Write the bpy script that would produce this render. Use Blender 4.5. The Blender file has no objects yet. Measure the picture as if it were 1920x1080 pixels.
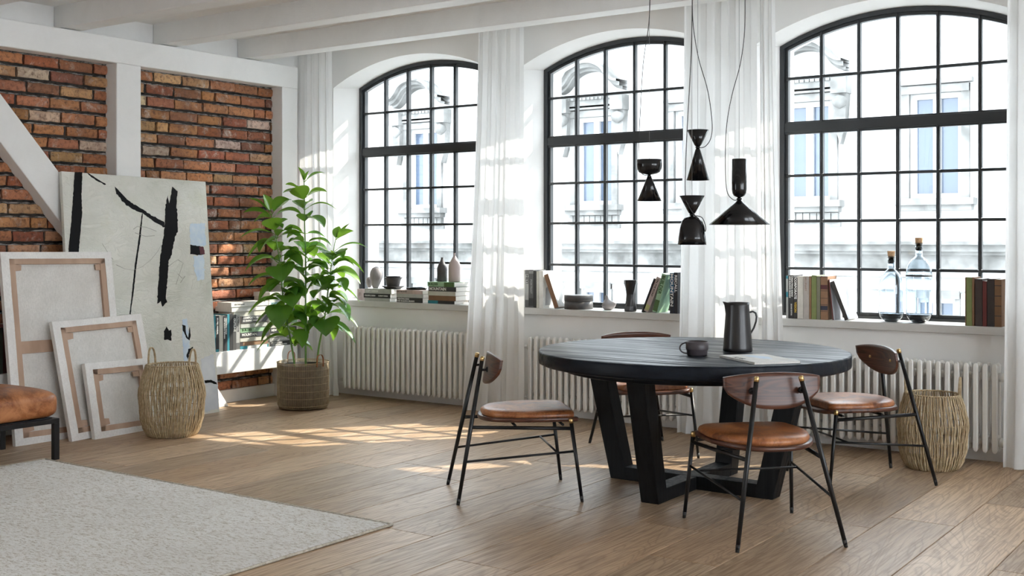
import bpy, bmesh, math, random
from mathutils import Vector, Matrix, noise
R = math.radians
sc = bpy.context.scene
col = sc.collection

# ------------------------------------------------------------------ camera, light, exposure
CX, CY, CH = 7.465, -7.488, 1.36
YAW = math.atan(1530 / 2173)
FPX, HYP = 2173.0, 447.0
cam_d = bpy.data.cameras.new('camera')
cam = bpy.data.objects.new('camera', cam_d); col.objects.link(cam)
cam.location = (CX, CY, CH); cam.rotation_euler = (R(90), 0, YAW)
cam_d.sensor_width = 36; cam_d.lens = FPX / 1920 * 36
cam_d.shift_y = -(540 - HYP) / 1920
cam_d.clip_start = 0.05; cam_d.clip_end = 300
sc.camera = cam

world = bpy.data.worlds.new('sky'); sc.world = world
world.use_nodes = True
wn = world.node_tree.nodes; wl = world.node_tree.links
bg = wn['Background']
bg.inputs[0].default_value = (0.87, 0.935, 1.0, 1); bg.inputs[1].default_value = 7.0

sun_d = bpy.data.lights.new('sun', 'SUN'); sun = bpy.data.objects.new('sun', sun_d); col.objects.link(sun)
sun_d.energy = 6.0; sun_d.angle = R(0.55); sun_d.color = (1.0, 0.92, 0.80)
sun.location = (9, 12, 14)
sun.rotation_euler = Vector((0.76, 1.0, 1.034)).to_track_quat('Z', 'Y').to_euler()

sc.view_settings.view_transform = 'Standard'; sc.view_settings.look = 'None'
sc.view_settings.exposure = 0.80; sc.view_settings.gamma = 1.0
sc.view_settings.use_curve_mapping = False
sc.cycles.use_denoising = True
sc.cycles.max_bounces = 10; sc.cycles.diffuse_bounces = 6; sc.cycles.transparent_max_bounces = 16
sc.cycles.caustics_reflective = False; sc.cycles.caustics_refractive = False
sc.cycles.sample_clamp_indirect = 6

# ------------------------------------------------------------------ measuring helpers (pixel + known plane -> point in the room)
FV = Vector((-math.sin(YAW), math.cos(YAW), 0)); RV = Vector((math.cos(YAW), math.sin(YAW), 0)); CV = Vector((CX, CY, CH))
def ray(px, py): return FV + RV * ((px - 960) / FPX) + Vector((0, 0, -(py - HYP) / FPX))
def onz(px, py, z=0.0): d = ray(px, py); return CV + d * ((z - CH) / d.z)
def onx(px, py, x=0.0): d = ray(px, py); return CV + d * ((x - CX) / d.x)
def ony(px, py, y=0.0): d = ray(px, py); return CV + d * ((y - CY) / d.y)
def atd(px, py, dist): return CV + ray(px, py) * dist

# ------------------------------------------------------------------ scene graph helpers
def tag(o, label=None, cat=None, group=None, kind=None):
    if label: o['label'] = label
    if cat: o['category'] = cat
    if group: o['group'] = group
    if kind: o['kind'] = kind
    return o
def empty(name, loc=(0, 0, 0), rz=0.0, label=None, cat=None, group=None, kind=None):
    o = bpy.data.objects.new(name, None); col.objects.link(o)
    o.location = loc; o.rotation_euler = (0, 0, rz); o.empty_display_size = 0.05
    return tag(o, label, cat, group, kind)

class MB:
    """collects verts and faces, then links them as ONE mesh object"""
    def __init__(s): s.v = []; s.f = []; s.m = []; s.sm = []; s.c = []; s.mi = 0; s.smooth = False; s.col = (1, 1, 1, 1); s.X = Matrix()
    def add(s, vs, fs):
        n = len(s.v); X = s.X
        s.v += [tuple(X @ Vector(p)) for p in vs]
        for f in fs:
            s.f.append(tuple(n + i for i in f)); s.m.append(s.mi); s.sm.append(s.smooth); s.c.append(s.col)
    def box(s, x0, x1, y0, y1, z0, z1):
        s.add([(x0,y0,z0),(x1,y0,z0),(x1,y1,z0),(x0,y1,z0),(x0,y0,z1),(x1,y0,z1),(x1,y1,z1),(x0,y1,z1)],
              [(0,3,2,1),(4,5,6,7),(0,1,5,4),(1,2,6,5),(2,3,7,6),(3,0,4,7)])
    def bar(s, a, b, w, h, up=(0,0,1)):
        a = Vector(a); b = Vector(b); t = (b - a).normalized(); u = Vector(up)
        sx = t.cross(u)
        if sx.length < 1e-4: sx = t.cross(Vector((0,1,0)))
        sx.normalize(); sz = sx.cross(t)
        vs = []
        for p in (a, b):
            for i, j in ((-1,-1),(1,-1),(1,1),(-1,1)): vs.append(p + sx*(i*w/2) + sz*(j*h/2))
        s.add(vs, [(3,2,1,0),(4,5,6,7),(0,1,5,4),(1,2,6,5),(2,3,7,6),(3,0,4,7)])
    def tube(s, pts, r, n=10, caps=True):
        pts = [Vector(p) for p in pts]; rs = r if isinstance(r, (list, tuple)) else [r]*len(pts)
        prev = None; vs = []
        for i, p in enumerate(pts):
            t = (pts[min(i+1, len(pts)-1)] - pts[max(i-1, 0)])
            t = t.normalized() if t.length > 1e-9 else Vector((0,0,1))
            if prev is None:
                a = t.cross(Vector((0,0,1)))
                if a.length < 1e-3: a = t.cross(Vector((1,0,0)))
            else: a = prev - t*prev.dot(t)
            a.normalize(); prev = a; b = t.cross(a)
            for k in range(n):
                an = 2*math.pi*k/n; vs.append(p + (a*math.cos(an) + b*math.sin(an))*rs[i])
        fs = []
        for i in range(len(pts)-1):
            for k in range(n):
                k2 = (k+1) % n; fs.append((i*n+k, i*n+k2, (i+1)*n+k2, (i+1)*n+k))
        if caps: fs.append(tuple(range(n-1,-1,-1))); fs.append(tuple((len(pts)-1)*n+k for k in range(n)))
        o = s.smooth; s.smooth = True; s.add(vs, fs); s.smooth = o
    def lathe(s, prof, n=32, c=(0,0,0), sx=1.0, sy=1.0):
        o = s.smooth; s.smooth = True; vs = []; fs = []
        for (r, z) in prof:
            for k in range(n):
                an = 2*math.pi*k/n; vs.append((c[0]+r*math.cos(an)*sx, c[1]+r*math.sin(an)*sy, c[2]+z))
        for i in range(len(prof)-1):
            for k in range(n):
                k2 = (k+1)%n; fs.append((i*n+k, i*n+k2, (i+1)*n+k2, (i+1)*n+k))
        if prof[0][0] > 1e-4: fs.append(tuple(range(n-1,-1,-1)))
        if prof[-1][0] > 1e-4: fs.append(tuple((len(prof)-1)*n+k for k in range(n)))
        s.add(vs, fs); s.smooth = o
    def prism(s, poly, d0, d1, axis='y'):
        """poly: list of (u,w) CCW; extruded along axis"""
        def P(u, w, d):
            return {'y': (u, d, w), 'x': (d, u, w), 'z': (u, w, d)}[axis]
        n = len(poly); vs = [P(u, w, d0) for u, w in poly] + [P(u, w, d1) for u, w in poly]
        fs = [tuple(range(n)), tuple(range(2*n-1, n-1, -1))]
        for i in range(n):
            j = (i+1) % n; fs.append((i, i+n, j+n, j))
        s.add(vs, fs)
    def grid(s, fn, nu, nv, closed=False):
        vs = [fn(i/nu, j/nv) for j in range(nv+1) for i in range(nu+1)]
        fs = [(j*(nu+1)+i, j*(nu+1)+i+1, (j+1)*(nu+1)+i+1, (j+1)*(nu+1)+i) for j in range(nv) for i in range(nu)]
        s.add(vs, fs)
    def build(s, name, mats, parent=None, bevel=0, seg=2, autos=0, subsurf=0, fix=True, weld=False, loc=None, rot=None):
        me = bpy.data.meshes.new(name); me.from_pydata([tuple(v) for v in s.v], [], s.f)
        if not isinstance(mats, (list, tuple)): mats = [mats]
        for m in mats: me.materials.append(m)
        me.polygons.foreach_set('material_index', s.m); me.polygons.foreach_set('use_smooth', s.sm)
        if any(c != (1,1,1,1) for c in s.c):
            ca = me.color_attributes.new('tint', 'FLOAT_COLOR', 'CORNER')
            for p in me.polygons:
                for li in p.loop_indices: ca.data[li].color = s.c[p.index]
        if fix or weld:
            bm = bmesh.new(); bm.from_mesh(me)
            if weld: bmesh.ops.remove_doubles(bm, verts=bm.verts, dist=1e-5)
            if fix: bmesh.ops.recalc_face_normals(bm, faces=bm.faces)
            bm.to_mesh(me); bm.free()
        o = bpy.data.objects.new(name, me); col.objects.link(o)
        if parent is not None: o.parent = parent
        if loc is not None: o.location = loc
        if rot is not None: o.rotation_euler = rot
        if bevel:
            b = o.modifiers.new('bevel', 'BEVEL'); b.width = bevel; b.segments = seg; b.limit_method = 'ANGLE'; b.angle_limit = R(40)
            b.harden_normals = False
        if subsurf:
            q = o.modifiers.new('sub', 'SUBSURF'); q.levels = subsurf; q.render_levels = subsurf
        return o
def dup(o, loc=None, rz=None, label=None, group=None):
    c = o.copy(); col.objects.link(c)
    for ch in o.children:
        d = ch.copy(); col.objects.link(d); d.parent = c
        for g in ch.children:
            e = g.copy(); col.objects.link(e); e.parent = d
    if loc is not None: c.location = loc
    if rz is not None: c.rotation_euler = (0, 0, rz)
    if label: c['label'] = label
    if group: c['group'] = group
    return c

# ------------------------------------------------------------------ materials
def mat(name, color=(.8,.8,.8), rough=.5, metal=0.0, **kw):
    m = bpy.data.materials.new(name); m.use_nodes = True
    b = m.node_tree.nodes['Principled BSDF']
    b.inputs['Base Color'].default_value = (*color, 1); b.inputs['Roughness'].default_value = rough; b.inputs['Metallic'].default_value = metal
    for k, v in kw.items(): b.inputs[k.replace('_', ' ')].default_value = v
    return m
class NT:
    def __init__(s, m): s.t = m.node_tree; s.n = s.t.nodes; s.l = s.t.links; s.b = s.n.get('Principled BSDF')
    def new(s, ty, **kw):
        nd = s.n.new(ty)
        for k, v in kw.items(): setattr(nd, k, v)
        return nd
    def link(s, a, b): s.l.new(a, b)
    def coord(s, scale=(1,1,1), rot=(0,0,0), kind='Object', src=None):
        tc = s.new('ShaderNodeTexCoord'); mp = s.new('ShaderNodeMapping')
        mp.inputs['Scale'].default_value = scale; mp.inputs['Rotation'].default_value = rot
        s.link(src if src is not None else tc.outputs[kind], mp.inputs['Vector']); return mp.outputs[0]
    def noise(s, vec, scale, detail=4, rough=.55, dist=0.0):
        n = s.new('ShaderNodeTexNoise'); n.inputs['Scale'].default_value = scale; n.inputs['Detail'].default_value = detail
        n.inputs['Roughness'].default_value = rough; n.inputs['Distortion'].default_value = dist
        s.link(vec, n.inputs['Vector']); return n.outputs[0]
    def ramp(s, fac, stops, interp='LINEAR'):
        r = s.new('ShaderNodeValToRGB'); e = r.color_ramp.elements; r.color_ramp.interpolation = interp
        while len(e) < len(stops): e.new(0.5)
        for i, (p, c) in enumerate(stops):
            e[i].position = p; e[i].color = (*c, 1) if isinstance(c, (tuple, list)) else (c, c, c, 1)
        s.link(fac, r.inputs[0]); return r.outputs[0]
    def mix(s, fac, a, b, mode='MIX'):
        m = s.new('ShaderNodeMix', data_type='RGBA', blend_type=mode)
        for inp, v in ((m.inputs[0], fac), (m.inputs[6], a), (m.inputs[7], b)):
            if isinstance(v, (int, float)): inp.default_value = v
            elif isinstance(v, (tuple, list)): inp.default_value = (*v, 1)
            else: s.link(v, inp)
        return m.outputs[2]
    def math(s, op, a, b=None):
        m = s.new('ShaderNodeMath', operation=op)
        for i, v in enumerate((a, b)):
            if v is None: continue
            if isinstance(v, (int, float)): m.inputs[i].default_value = v
            else: s.link(v, m.inputs[i])
        return m.outputs[0]
    def bump(s, h, strength=.3, dist=.01):
        b = s.new('ShaderNodeBump'); b.inputs['Strength'].default_value = strength; b.inputs['Distance'].default_value = dist
        s.link(h, b.inputs['Height']); s.link(b.outputs[0], s.b.inputs['Normal']); return b
    def col(s, c): s.link(c, s.b.inputs['Base Color'])
    def rough(s, c): s.link(c, s.b.inputs['Roughness'])

def mottled(name, c1, c2, scale, rough=.6, stretch=(1,1,1), bump=.0, bscale=None, bdist=.003, detail=5, lo=.35, hi=.65, metal=0, **kw):
    m = mat(name, c1, rough, metal, **kw); t = NT(m); v = t.coord(stretch)
    n = t.noise(v, scale, detail); t.col(t.ramp(n, [(lo, c1), (hi, c2)]))
    if bump: t.bump(t.noise(v, bscale or scale*3, 4), bump, bdist)
    return m

M = {}
M['plaster'] = mottled('white_plaster', (.80,.795,.78), (.86,.855,.84), 1.6, .85, bump=.15, bscale=14, bdist=.004)
M['backwall'] = mat('wall_paint', (.74,.73,.71), .8)
M['exterior'] = mat('exterior_plaster', (.8,.79,.77), .9)
M['ceiling'] = mat('ceiling_paint', (.82,.82,.81), .85)
def painted_wood():
    m = mat('white_painted_timber', (.70,.70,.69), .55); t = NT(m); v = t.coord((1,1,1))
    n = t.noise(v, 3.0, 8, .7, .6); s = t.ramp(n, [(.24,(.50,.49,.47)),(.31,(.71,.71,.70)),(.6,(.76,.76,.75))])
    n2 = t.noise(t.coord((3,3,3)), 9, 6, .7, 2.5); k = t.ramp(n2, [(.20,1.0),(.24,0.0)])
    t.col(t.mix(k, s, (.42,.41,.39))); t.bump(t.noise(t.coord((2,2,9)), 12, 5), .25, .003); return m
M['timber'] = painted_wood()
M['baseboard'] = mottled('white_baseboard_paint', (.66,.65,.63), (.74,.73,.71), 4, .6)
M['stone'] = mottled('pale_stone', (.50,.49,.47), (.62,.61,.59), 2.2, .45, (1,1,1), .12, 20, .002)
M['frame'] = mat('black_steel_frame', (.022,.025,.028), .38, .0)
M['rad'] = mat('radiator_enamel', (.74,.73,.70), .42)
M['black'] = mat('black_lacquered_steel', (.008,.008,.009), .36, .0, Specular_IOR_Level=.35)
M['rubber'] = mat('dark_foot_cap', (.02,.02,.02), .6)
M['brass'] = mat('brushed_brass', (.62,.44,.20), .30, 1.0)
def brick():
    m = mat('old_brick', (.4,.15,.07), .9); t = NT(m)
    a = t.new('ShaderNodeAttribute'); a.attribute_name = 'tint'
    v = t.coord((1,1,1))
    n = t.noise(v, 34, 8, .72); base = t.mix(t.ramp(n, [(.30,1.0),(.52,0.0)]), a.outputs[0], (.10,.045,.03))
    n2 = t.noise(v, 7.5, 8, .75, .4); wf = t.ramp(n2, [(.54,0.0),(.66,.9)])
    n3 = t.noise(v, 60, 4, .7); wf2 = t.math('MULTIPLY', wf, t.ramp(n3, [(.35,.2),(.6,1.0)]))
    c = t.mix(wf2, base, (.62,.54,.47))
    n4 = t.noise(v, 3.1, 5, .6); c = t.mix(t.ramp(n4, [(.35,.55),(.5,0.0)]), c, (.16,.07,.045))
    t.col(c); t.bump(t.noise(v, 48, 8, .75), .9, .010); return m
M['brick'] = brick()
def mortar():
    m = mat('old_mortar', (.3,.28,.26), .95); t = NT(m); v = t.coord()
    n = t.noise(v, 14, 8, .8); t.col(t.ramp(n, [(.42,(.03,.026,.024)),(.56,(.40,.38,.36))])); t.bump(t.noise(v, 60, 8, .8), 1.0, .01); return m
M['mortar'] = mortar()
M['soot'] = mottled('sooty_joint', (.012,.010,.009), (.05,.043,.038), 22, .95)
def oak():
    m = mat('oiled_oak', (.4,.3,.2), .42); t = NT(m)
    a = t.new('ShaderNodeAttribute'); a.attribute_name = 'tint'
    tc = t.new('ShaderNodeTexCoord')
    sc3 = t.new('ShaderNodeVectorMath', operation='SCALE'); sc3.inputs['Scale'].default_value = 37.0; t.link(a.outputs[1], sc3.inputs[0])
    ad = t.new('ShaderNodeVectorMath', operation='ADD'); t.link(tc.outputs['Object'], ad.inputs[0]); t.link(sc3.outputs[0], ad.inputs[1])
    v = t.coord((1,.14,1), src=ad.outputs[0])
    fig = t.noise(v, 3.2, 3, .5, .9)                       # cathedral figure
    saw = t.math('FRACT', t.math('MULTIPLY', fig, 26.0))
    ringv = t.math('ABSOLUTE', t.math('SUBTRACT', saw, .5))   # 0..0.5
    v2 = t.coord((1,.035,1), src=ad.outputs[0]); fine = t.noise(v2, 95, 4, .65)
    v3 = t.coord((1,.3,1), src=ad.outputs[0]); big = t.noise(v3, 1.6, 3, .5)
    c = t.ramp(big, [(.3,(.40,.270,.165)),(.55,(.52,.375,.245)),(.75,(.60,.455,.315))])
    rr = t.ramp(ringv, [(.0,.55),(.16,.12),(.5,.0)])
    c = t.mix(rr, c, (.22,.135,.075))
    c = t.mix(t.ramp(fine, [(.40,.55),(.56,.0)]), c, (.20,.125,.075))
    sep = t.new('ShaderNodeSeparateColor'); t.link(a.outputs[0], sep.inputs[0])
    val = t.math('ADD', t.math('MULTIPLY', sep.outputs[0], .36), .80)
    vv = t.new('ShaderNodeCombineColor'); [t.link(val, vv.inputs[i]) for i in range(3)]
    c = t.mix(1.0, c, vv.outputs[0], 'MULTIPLY'); t.col(c)
    t.rough(t.ramp(fine, [(.3,.52),(.7,.36)]))
    h = t.math('ADD', t.math('MULTIPLY', fine, .7), t.math('MULTIPLY', rr, -.35)); t.bump(h, .35, .0035)
    return m
M['oak'] = oak()
M['gap'] = mat('floor_gap', (.03,.022,.016), .9)
def rug():
    m = mat('woven_wool', (.7,.68,.64), .95); t = NT(m); v = t.coord((1,2.6,1))
    n = t.noise(v, 34, 6, .85, .5); c = t.ramp(n, [(.36,(.34,.28,.20)),(.445,(.66,.61,.54)),(.51,(.86,.845,.81))])
    n2 = t.noise(t.coord((1,1,1)), 1.3, 3); c = t.mix(t.ramp(n2, [(.35,.22),(.65,0.0)]), c, (.56,.52,.46)); t.col(c)
    t.bump(n, .8, .008); return m
M['rug'] = rug()
M['rug_edge'] = mottled('rug_binding', (.36,.32,.25), (.56,.52,.45), 60, .9)
def blackwood():
    m = mat('black_stained_wood', (.012,.012,.014), .34, Specular_IOR_Level=.16); t = NT(m)
    n = t.noise(t.coord((.05,1,1)), 22, 5, .6, .2); t.col(t.ramp(n, [(.35,(.004,.005,.008)),(.65,(.011,.015,.022))]))
    t.rough(t.ramp(n, [(.35,.28),(.65,.62)])); t.bump(n, .45, .004); return m
M['tabletop'] = blackwood()
def blackwood_v():
    m = mat('black_stained_leg_wood', (.012,.012,.014), .45, Specular_IOR_Level=.15); t = NT(m)
    n = t.noise(t.coord((1,1,.06)), 40, 5, .6, .2); t.col(t.ramp(n, [(.35,(.003,.0032,.004)),(.65,(.011,.0115,.0125))]))
    t.rough(t.ramp(n, [(.35,.36),(.65,.58)])); t.bump(n, .4, .003); return m
M['tableleg'] = blackwood_v()
def walnut():
    m = mat('walnut_veneer', (.14,.05,.02), .36); t = NT(m)
    v = t.coord((1,.35,7)); f = t.noise(v, 3.0, 3, .5, .8); s = t.math('FRACT', t.math('MULTIPLY', f, 10.0))
    c = t.ramp(s, [(.0,(.030,.0105,.007)),(.25,(.075,.027,.016)),(.7,(.115,.043,.024)),(1.0,(.045,.016,.010))]); t.col(c)
    t.bump(t.noise(t.coord((3,3,60)), 8, 3), .15, .001); return m
M['walnut'] = walnut()
def leather(nm, c1, c2, c3):
    m = mat(nm, c2, .40); t = NT(m); v = t.coord()
    n = t.noise(v, 5, 7, .7, .6); c = t.ramp(n, [(.34,c1),(.48,c2),(.62,c3)])
    n2 = t.noise(v, 24, 7, .8, 1.0); c = t.mix(t.ramp(n2, [(.50,0.0),(.66,.7)]), c, c3)
    n3 = t.noise(v, 11, 6, .75, .5); c = t.mix(t.ramp(n3, [(.34,.7),(.47,0.0)]), c, c1); t.col(c)
    t.rough(t.ramp(n, [(.3,.30),(.7,.46)])); t.bump(t.noise(v, 110, 4, .7), .18, .002); return m
M['leather'] = leather('tan_leather', (.11,.034,.012), (.29,.098,.032), (.48,.20,.080))
M['sheer'] = None
def sheer():
    m = bpy.data.materials.new('sheer_linen'); m.use_nodes = True; t = NT(m)
    t.n.remove(t.b); out = t.n['Material Output']
    v = t.coord((1,1,.04)); w = t.noise(v, 260, 2, .5)
    d = t.new('ShaderNodeBsdfDiffuse'); d.inputs[0].default_value = (.80,.80,.79,1)
    tr = t.new('ShaderNodeBsdfTranslucent'); tr.inputs[0].default_value = (.80,.80,.79,1)
    tp = t.new('ShaderNodeBsdfTransparent'); tp.inputs[0].default_value = (1,1,1,1)
    m1 = t.new('ShaderNodeMixShader'); m1.inputs[0].default_value = .42; t.link(d.outputs[0], m1.inputs[1]); t.link(tr.outputs[0], m1.inputs[2])
    m2 = t.new('ShaderNodeMixShader'); t.link(t.ramp(w, [(.35,.02),(.7,.035)]), m2.inputs[0]); t.link(m1.outputs[0], m2.inputs[1]); t.link(tp.outputs[0], m2.inputs[2])
    b = t.new('ShaderNodeBump'); b.inputs['Strength'].default_value = .25; b.inputs['Distance'].default_value = .002
    t.link(t.noise(t.coord((1,1,.5)), 300, 2), b.inputs['Height']); t.link(b.outputs[0], d.inputs['Normal'])
    t.link(m2.outputs[0], out.inputs[0]); return m
M['sheer'] = sheer()
def pane():
    m = bpy.data.materials.new('window_glass'); m.use_nodes = True; t = NT(m); t.n.remove(t.b); out = t.n['Material Output']
    tp = t.new('ShaderNodeBsdfTransparent'); tp.inputs[0].default_value = (.97,.985,.985,1)
    g = t.new('ShaderNodeBsdfGlossy'); g.inputs['Roughness'].default_value = .02
    lw = t.new('ShaderNodeLayerWeight'); lw.inputs['Blend'].default_value = .5      # same from both faces of the pane
    fr = t.math('ADD', t.math('MULTIPLY', t.math('POWER', lw.outputs['Facing'], 5.0), .8), .025)
    mx = t.new('ShaderNodeMixShader'); t.link(fr, mx.inputs[0]); t.link(tp.outputs[0], mx.inputs[1]); t.link(g.outputs[0], mx.inputs[2])
    t.link(mx.outputs[0], out.inputs[0]); return m
M['pane'] = pane()
M['glass'] = mat('clear_glass', (.80,.86,.91), .0, Transmission_Weight=1.0, IOR=1.45)
M['liquid'] = mat('dark_liquid', (.02,.025,.035), .08, Transmission_Weight=.35)
M['cork'] = mottled('cork', (.42,.24,.12), (.62,.42,.25), 90, .85)
def weave_mat(nm, c1, c2, sc):
    m = mat(nm, c1, .85); t = NT(m); n = t.noise(t.coord((1,1,1)), sc, 4, .6); c = t.ramp(n, [(.35,c1),(.65,c2)]); dk = tuple(q*.80 for q in c1)
    c = t.mix(t.ramp(t.noise(t.coord((1,1,.12)), 330, 3, .7), [(.36,.6),(.52,0.0)]), c, dk); c = t.mix(t.ramp(t.noise(t.coord((1,.12,8)), 42, 3, .7), [(.36,.5),(.50,0.0)]), c, dk); t.col(c)
    t.bump(t.noise(t.coord((1,.2,1)), 420, 2), .35, .001); return m
M['canvas_front'] = None
M['canvas_back'] = weave_mat('raw_canvas', (.62,.60,.57), (.70,.68,.65), 6)
M['canvas_fold'] = weave_mat('primed_canvas_edge', (.72,.70,.68), (.80,.79,.77), 9)
M['pine'] = mottled('stretcher_pine', (.36,.235,.165), (.48,.335,.245), 7, .7, (1,1,.25), .2, 40, .001)
def painting_mat():
    m = mat('painted_canvas', (.7,.7,.64), .6); t = NT(m); v = t.coord()
    n = t.noise(v, 1.8, 6, .65, .8); c = t.ramp(n, [(.3,(.56,.57,.50)),(.45,(.66,.66,.60)),(.7,(.74,.74,.69))])
    n2 = t.noise(t.coord((1,3,.8)), 2.1, 5, .6, .5); c = t.mix(t.ramp(n2, [(.60,0.0),(.75,.4)]), c, (.55,.56,.38)); t.col(c)
    h = t.noise(t.coord((1,1,2.2)), 4, 8, .7, 2.2); t.bump(t.ramp(h, [(.42,0.0),(.5,1.0),(.58,0.1)]), .5, .006); return m
M['paint_ground'] = painting_mat()
M['ink'] = mat('black_paint', (.006,.006,.007), .6, Specular_IOR_Level=.12)
M['ink_red'] = mat('dark_red_paint', (.09,.01,.02), .45)
M['paint_blue'] = mottled('pale_blue_paint', (.48,.60,.74), (.62,.70,.76), 14, .6)
M['paint_grey'] = mottled('grey_white_paint', (.55,.58,.62), (.68,.70,.72), 6, .6)
M['paint_line'] = mat('thin_grey_paint_line', (.36,.35,.31), .6)
M['wicker'] = mottled('seagrass_cord', (.36,.27,.155), (.56,.45,.29), 40, .75)
M['cane'] = mottled('cane_rods', (.30,.225,.135), (.42,.33,.21), 30, .6)
M['strap'] = mat('brown_leather_strap', (.30,.10,.035), .45)
M['liner'] = mat('dark_planter', (.035,.03,.028), .7)
M['soil'] = mottled('soil', (.012,.009,.007), (.04,.03,.022), 60, .95)
def leaf():
    m = bpy.data.materials.new('glossy_leaf'); m.use_nodes = True; t = NT(m); out = t.n['Material Output']
    a = t.new('ShaderNodeAttribute'); a.attribute_name = 'tint'
    t.b.inputs['Roughness'].default_value = .24; t.link(a.outputs[0], t.b.inputs['Base Color'])
    tr = t.new('ShaderNodeBsdfTranslucent'); tr.inputs[0].default_value = (.30,.55,.05,1)
    mx = t.new('ShaderNodeMixShader'); mx.inputs[0].default_value = .28
    t.link(t.b.outputs[0], mx.inputs[1]); t.link(tr.outputs[0], mx.inputs[2]); t.link(mx.outputs[0], out.inputs[0]); return m
M['leaf'] = leaf()
M['stem'] = mottled('green_stem', (.07,.19,.02), (.12,.26,.04), 12, .45)
M['pages'] = mottled('book_pages', (.66,.64,.59), (.76,.74,.70), 160, .8, (.05,1,1))
M['lamp'] = mat('gloss_black_lamp', (.007,.007,.008), .16, 0, Specular_IOR_Level=.4)
M['lamp_in'] = mat('lamp_inside', (.45,.44,.42), .5)
M['cord'] = mat('black_cord', (.02,.02,.02), .6)
M['wire'] = mat('steel_wire', (.25,.25,.26), .35, .9)
M['clay_dark'] = mottled('charcoal_clay', (.050,.046,.046), (.075,.07,.07), 20, .5)
M['clay_plum'] = mat('plum_stoneware', (.060,.050,.056), .40)
M['clay_grey'] = mottled('warm_grey_clay', (.22,.20,.20), (.30,.275,.27), 8, .45)
M['clay_pink'] = mat('pale_pink_ceramic', (.46,.38,.365), .35)
M['jug'] = mat('matt_black_jug', (.020,.019,.020), .33)
M['facade'] = mottled('facade_stucco', (.33,.33,.325), (.38,.38,.375), .8, .9, bump=.2, bscale=3, bdist=.02)
M['facade_trim'] = mottled('facade_stone_trim', (.075,.075,.072), (.19,.19,.185), 2.0, .9)
M['fwin'] = mat('facade_window_paint', (.36,.36,.36), .6)
M['fglass'] = mat('facade_window_glass', (.055,.075,.11), .15, 0)
M['street'] = mat('pale_paving', (.5,.5,.49), .9)
def plain(c, rough=.7):
    k = 'c%.3f_%.3f_%.3f' % c
    if k not in M:
        m = mat('cover_paint', c, rough); t = NT(m)
        n = t.noise(t.coord(), 18, 4); d = tuple(x*.82 for x in c); t.col(t.ramp(n, [(.3,d),(.6,c)])); M[k] = m
    return M[k]
# ================================================================== THE SETTING
rnd = random.Random(7)
CEIL = 3.02
WC = [1.155, 3.146, 5.133]        # window centres
HALF, SPR, RISE = .81, 2.705, .18
WY = .25
def arch(dx, half, spr, rise):
    rr = (half*half + rise*rise)/(2*rise); return spr + rise - rr + math.sqrt(max(rr*rr - dx*dx, 0))

# floor: single mesh of oak planks running towards the windows
mb = MB(); mb.mi = 1; mb.box(-.3, 13.5, -12.5, .5, -.06, -.004); mb.mi = 0
x = 5.7105 - .3165*19
k = 0
while x < 13.2:
    x1 = x + .3165
    ends = [.5]
    y = -2.07 if abs(x - 5.394) < .01 else -rnd.uniform(.2, 2.4)
    if y > -2.0 or y != -2.07: pass
    ends.append(y)
    if y == -2.07: ends = [.5, -2.07]
    while y > -12.5: y -= rnd.choice([2.2, 2.2, 1.8]); ends.append(max(y, -12.5))
    for i in range(len(ends)-1):
        a, b = ends[i+1], ends[i]
        if b - a < .05: continue
        g = .0012; mb.col = (rnd.random(), rnd.random(), rnd.random(), 1); mb.smooth = False
        xa, xb, ya, yb = x+g, x1-g, a+g, b-g; c = .0022
        mb.add([(xa,ya,-.004),(xb,ya,-.004),(xb,yb,-.004),(xa,yb,-.004),
                (xa+c,ya+c,0),(xb-c,ya+c,0),(xb-c,yb-c,0),(xa+c,yb-c,0)],
               [(4,5,6,7),(0,1,5,4),(1,2,6,5),(2,3,7,6),(3,0,4,7)])
    x = x1
tag(mb.build('floor', [M['oak'], M['gap']], fix=False), 'wide oak plank floor running towards the windows', 'floor', kind='structure')

# window wall with arched, splayed openings
mb = MB(); N = 26
TOP = 3.3
FH, FS, FR = .90, 2.69, .22       # front opening
edge = -.35
for c in WC + [None]:
    x0 = edge; x1 = (c - FH) if c else 13.5
    mb.add([(x0,0,0),(x1,0,0),(x1,0,TOP),(x0,0,TOP)], [(0,1,2,3)])
    if c:
        e0 = (c - HALF); mb.add([(x0 if edge<0 else edge-FH+HALF,.5,0),(e0,.5,0),(e0,.5,TOP),(x0 if edge<0 else edge-FH+HALF,.5,TOP)], [(3,2,1,0)])
    else: mb.add([(edge-FH+HALF,.5,0),(x1,.5,0),(x1,.5,TOP),(edge-FH+HALF,.5,TOP)], [(3,2,1,0)])
    if c:
        for (h, sp, rs, yy) in ((FH, FS, FR, 0), (HALF, SPR, RISE, .5)):
            for i in range(N):
                xa = -h + 2*h*i/N; xb = -h + 2*h*(i+1)/N
                za, zb = arch(xa,h,sp,rs), arch(xb,h,sp,rs)
                mb.add([(c+xa,yy,za),(c+xb,yy,zb),(c+xb,yy,TOP),(c+xa,yy,TOP)], [(0,1,2,3)])
                mb.add([(c+xa,yy,0),(c+xb,yy,0),(c+xb,yy,.775),(c+xa,yy,.775)], [(0,1,2,3)])
        def outline(h, sp, rs):
            o = [(-h,.775),(-h,sp)] + [(-h+2*h*i/N, arch(-h+2*h*i/N,h,sp,rs)) for i in range(1,N)] + [(h,sp),(h,.775)]
            return o
        A = outline(FH, FS, FR); B = outline(HALF, SPR, RISE)
        for P0, P1, y0, y1 in ((A,B,0,WY),(B,B,WY,.5)):
            n = len(P0); vs = [(c+u,y0,w) for u,w in P0] + [(c+u,y1,w) for u,w in P1]
            mb.smooth = False; mb.add(vs, [(i,i+1,n+i+1,n+i) for i in range(n-1)] + [(n-1,0,n,2*n-1)])
        edge = c + FH
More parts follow.
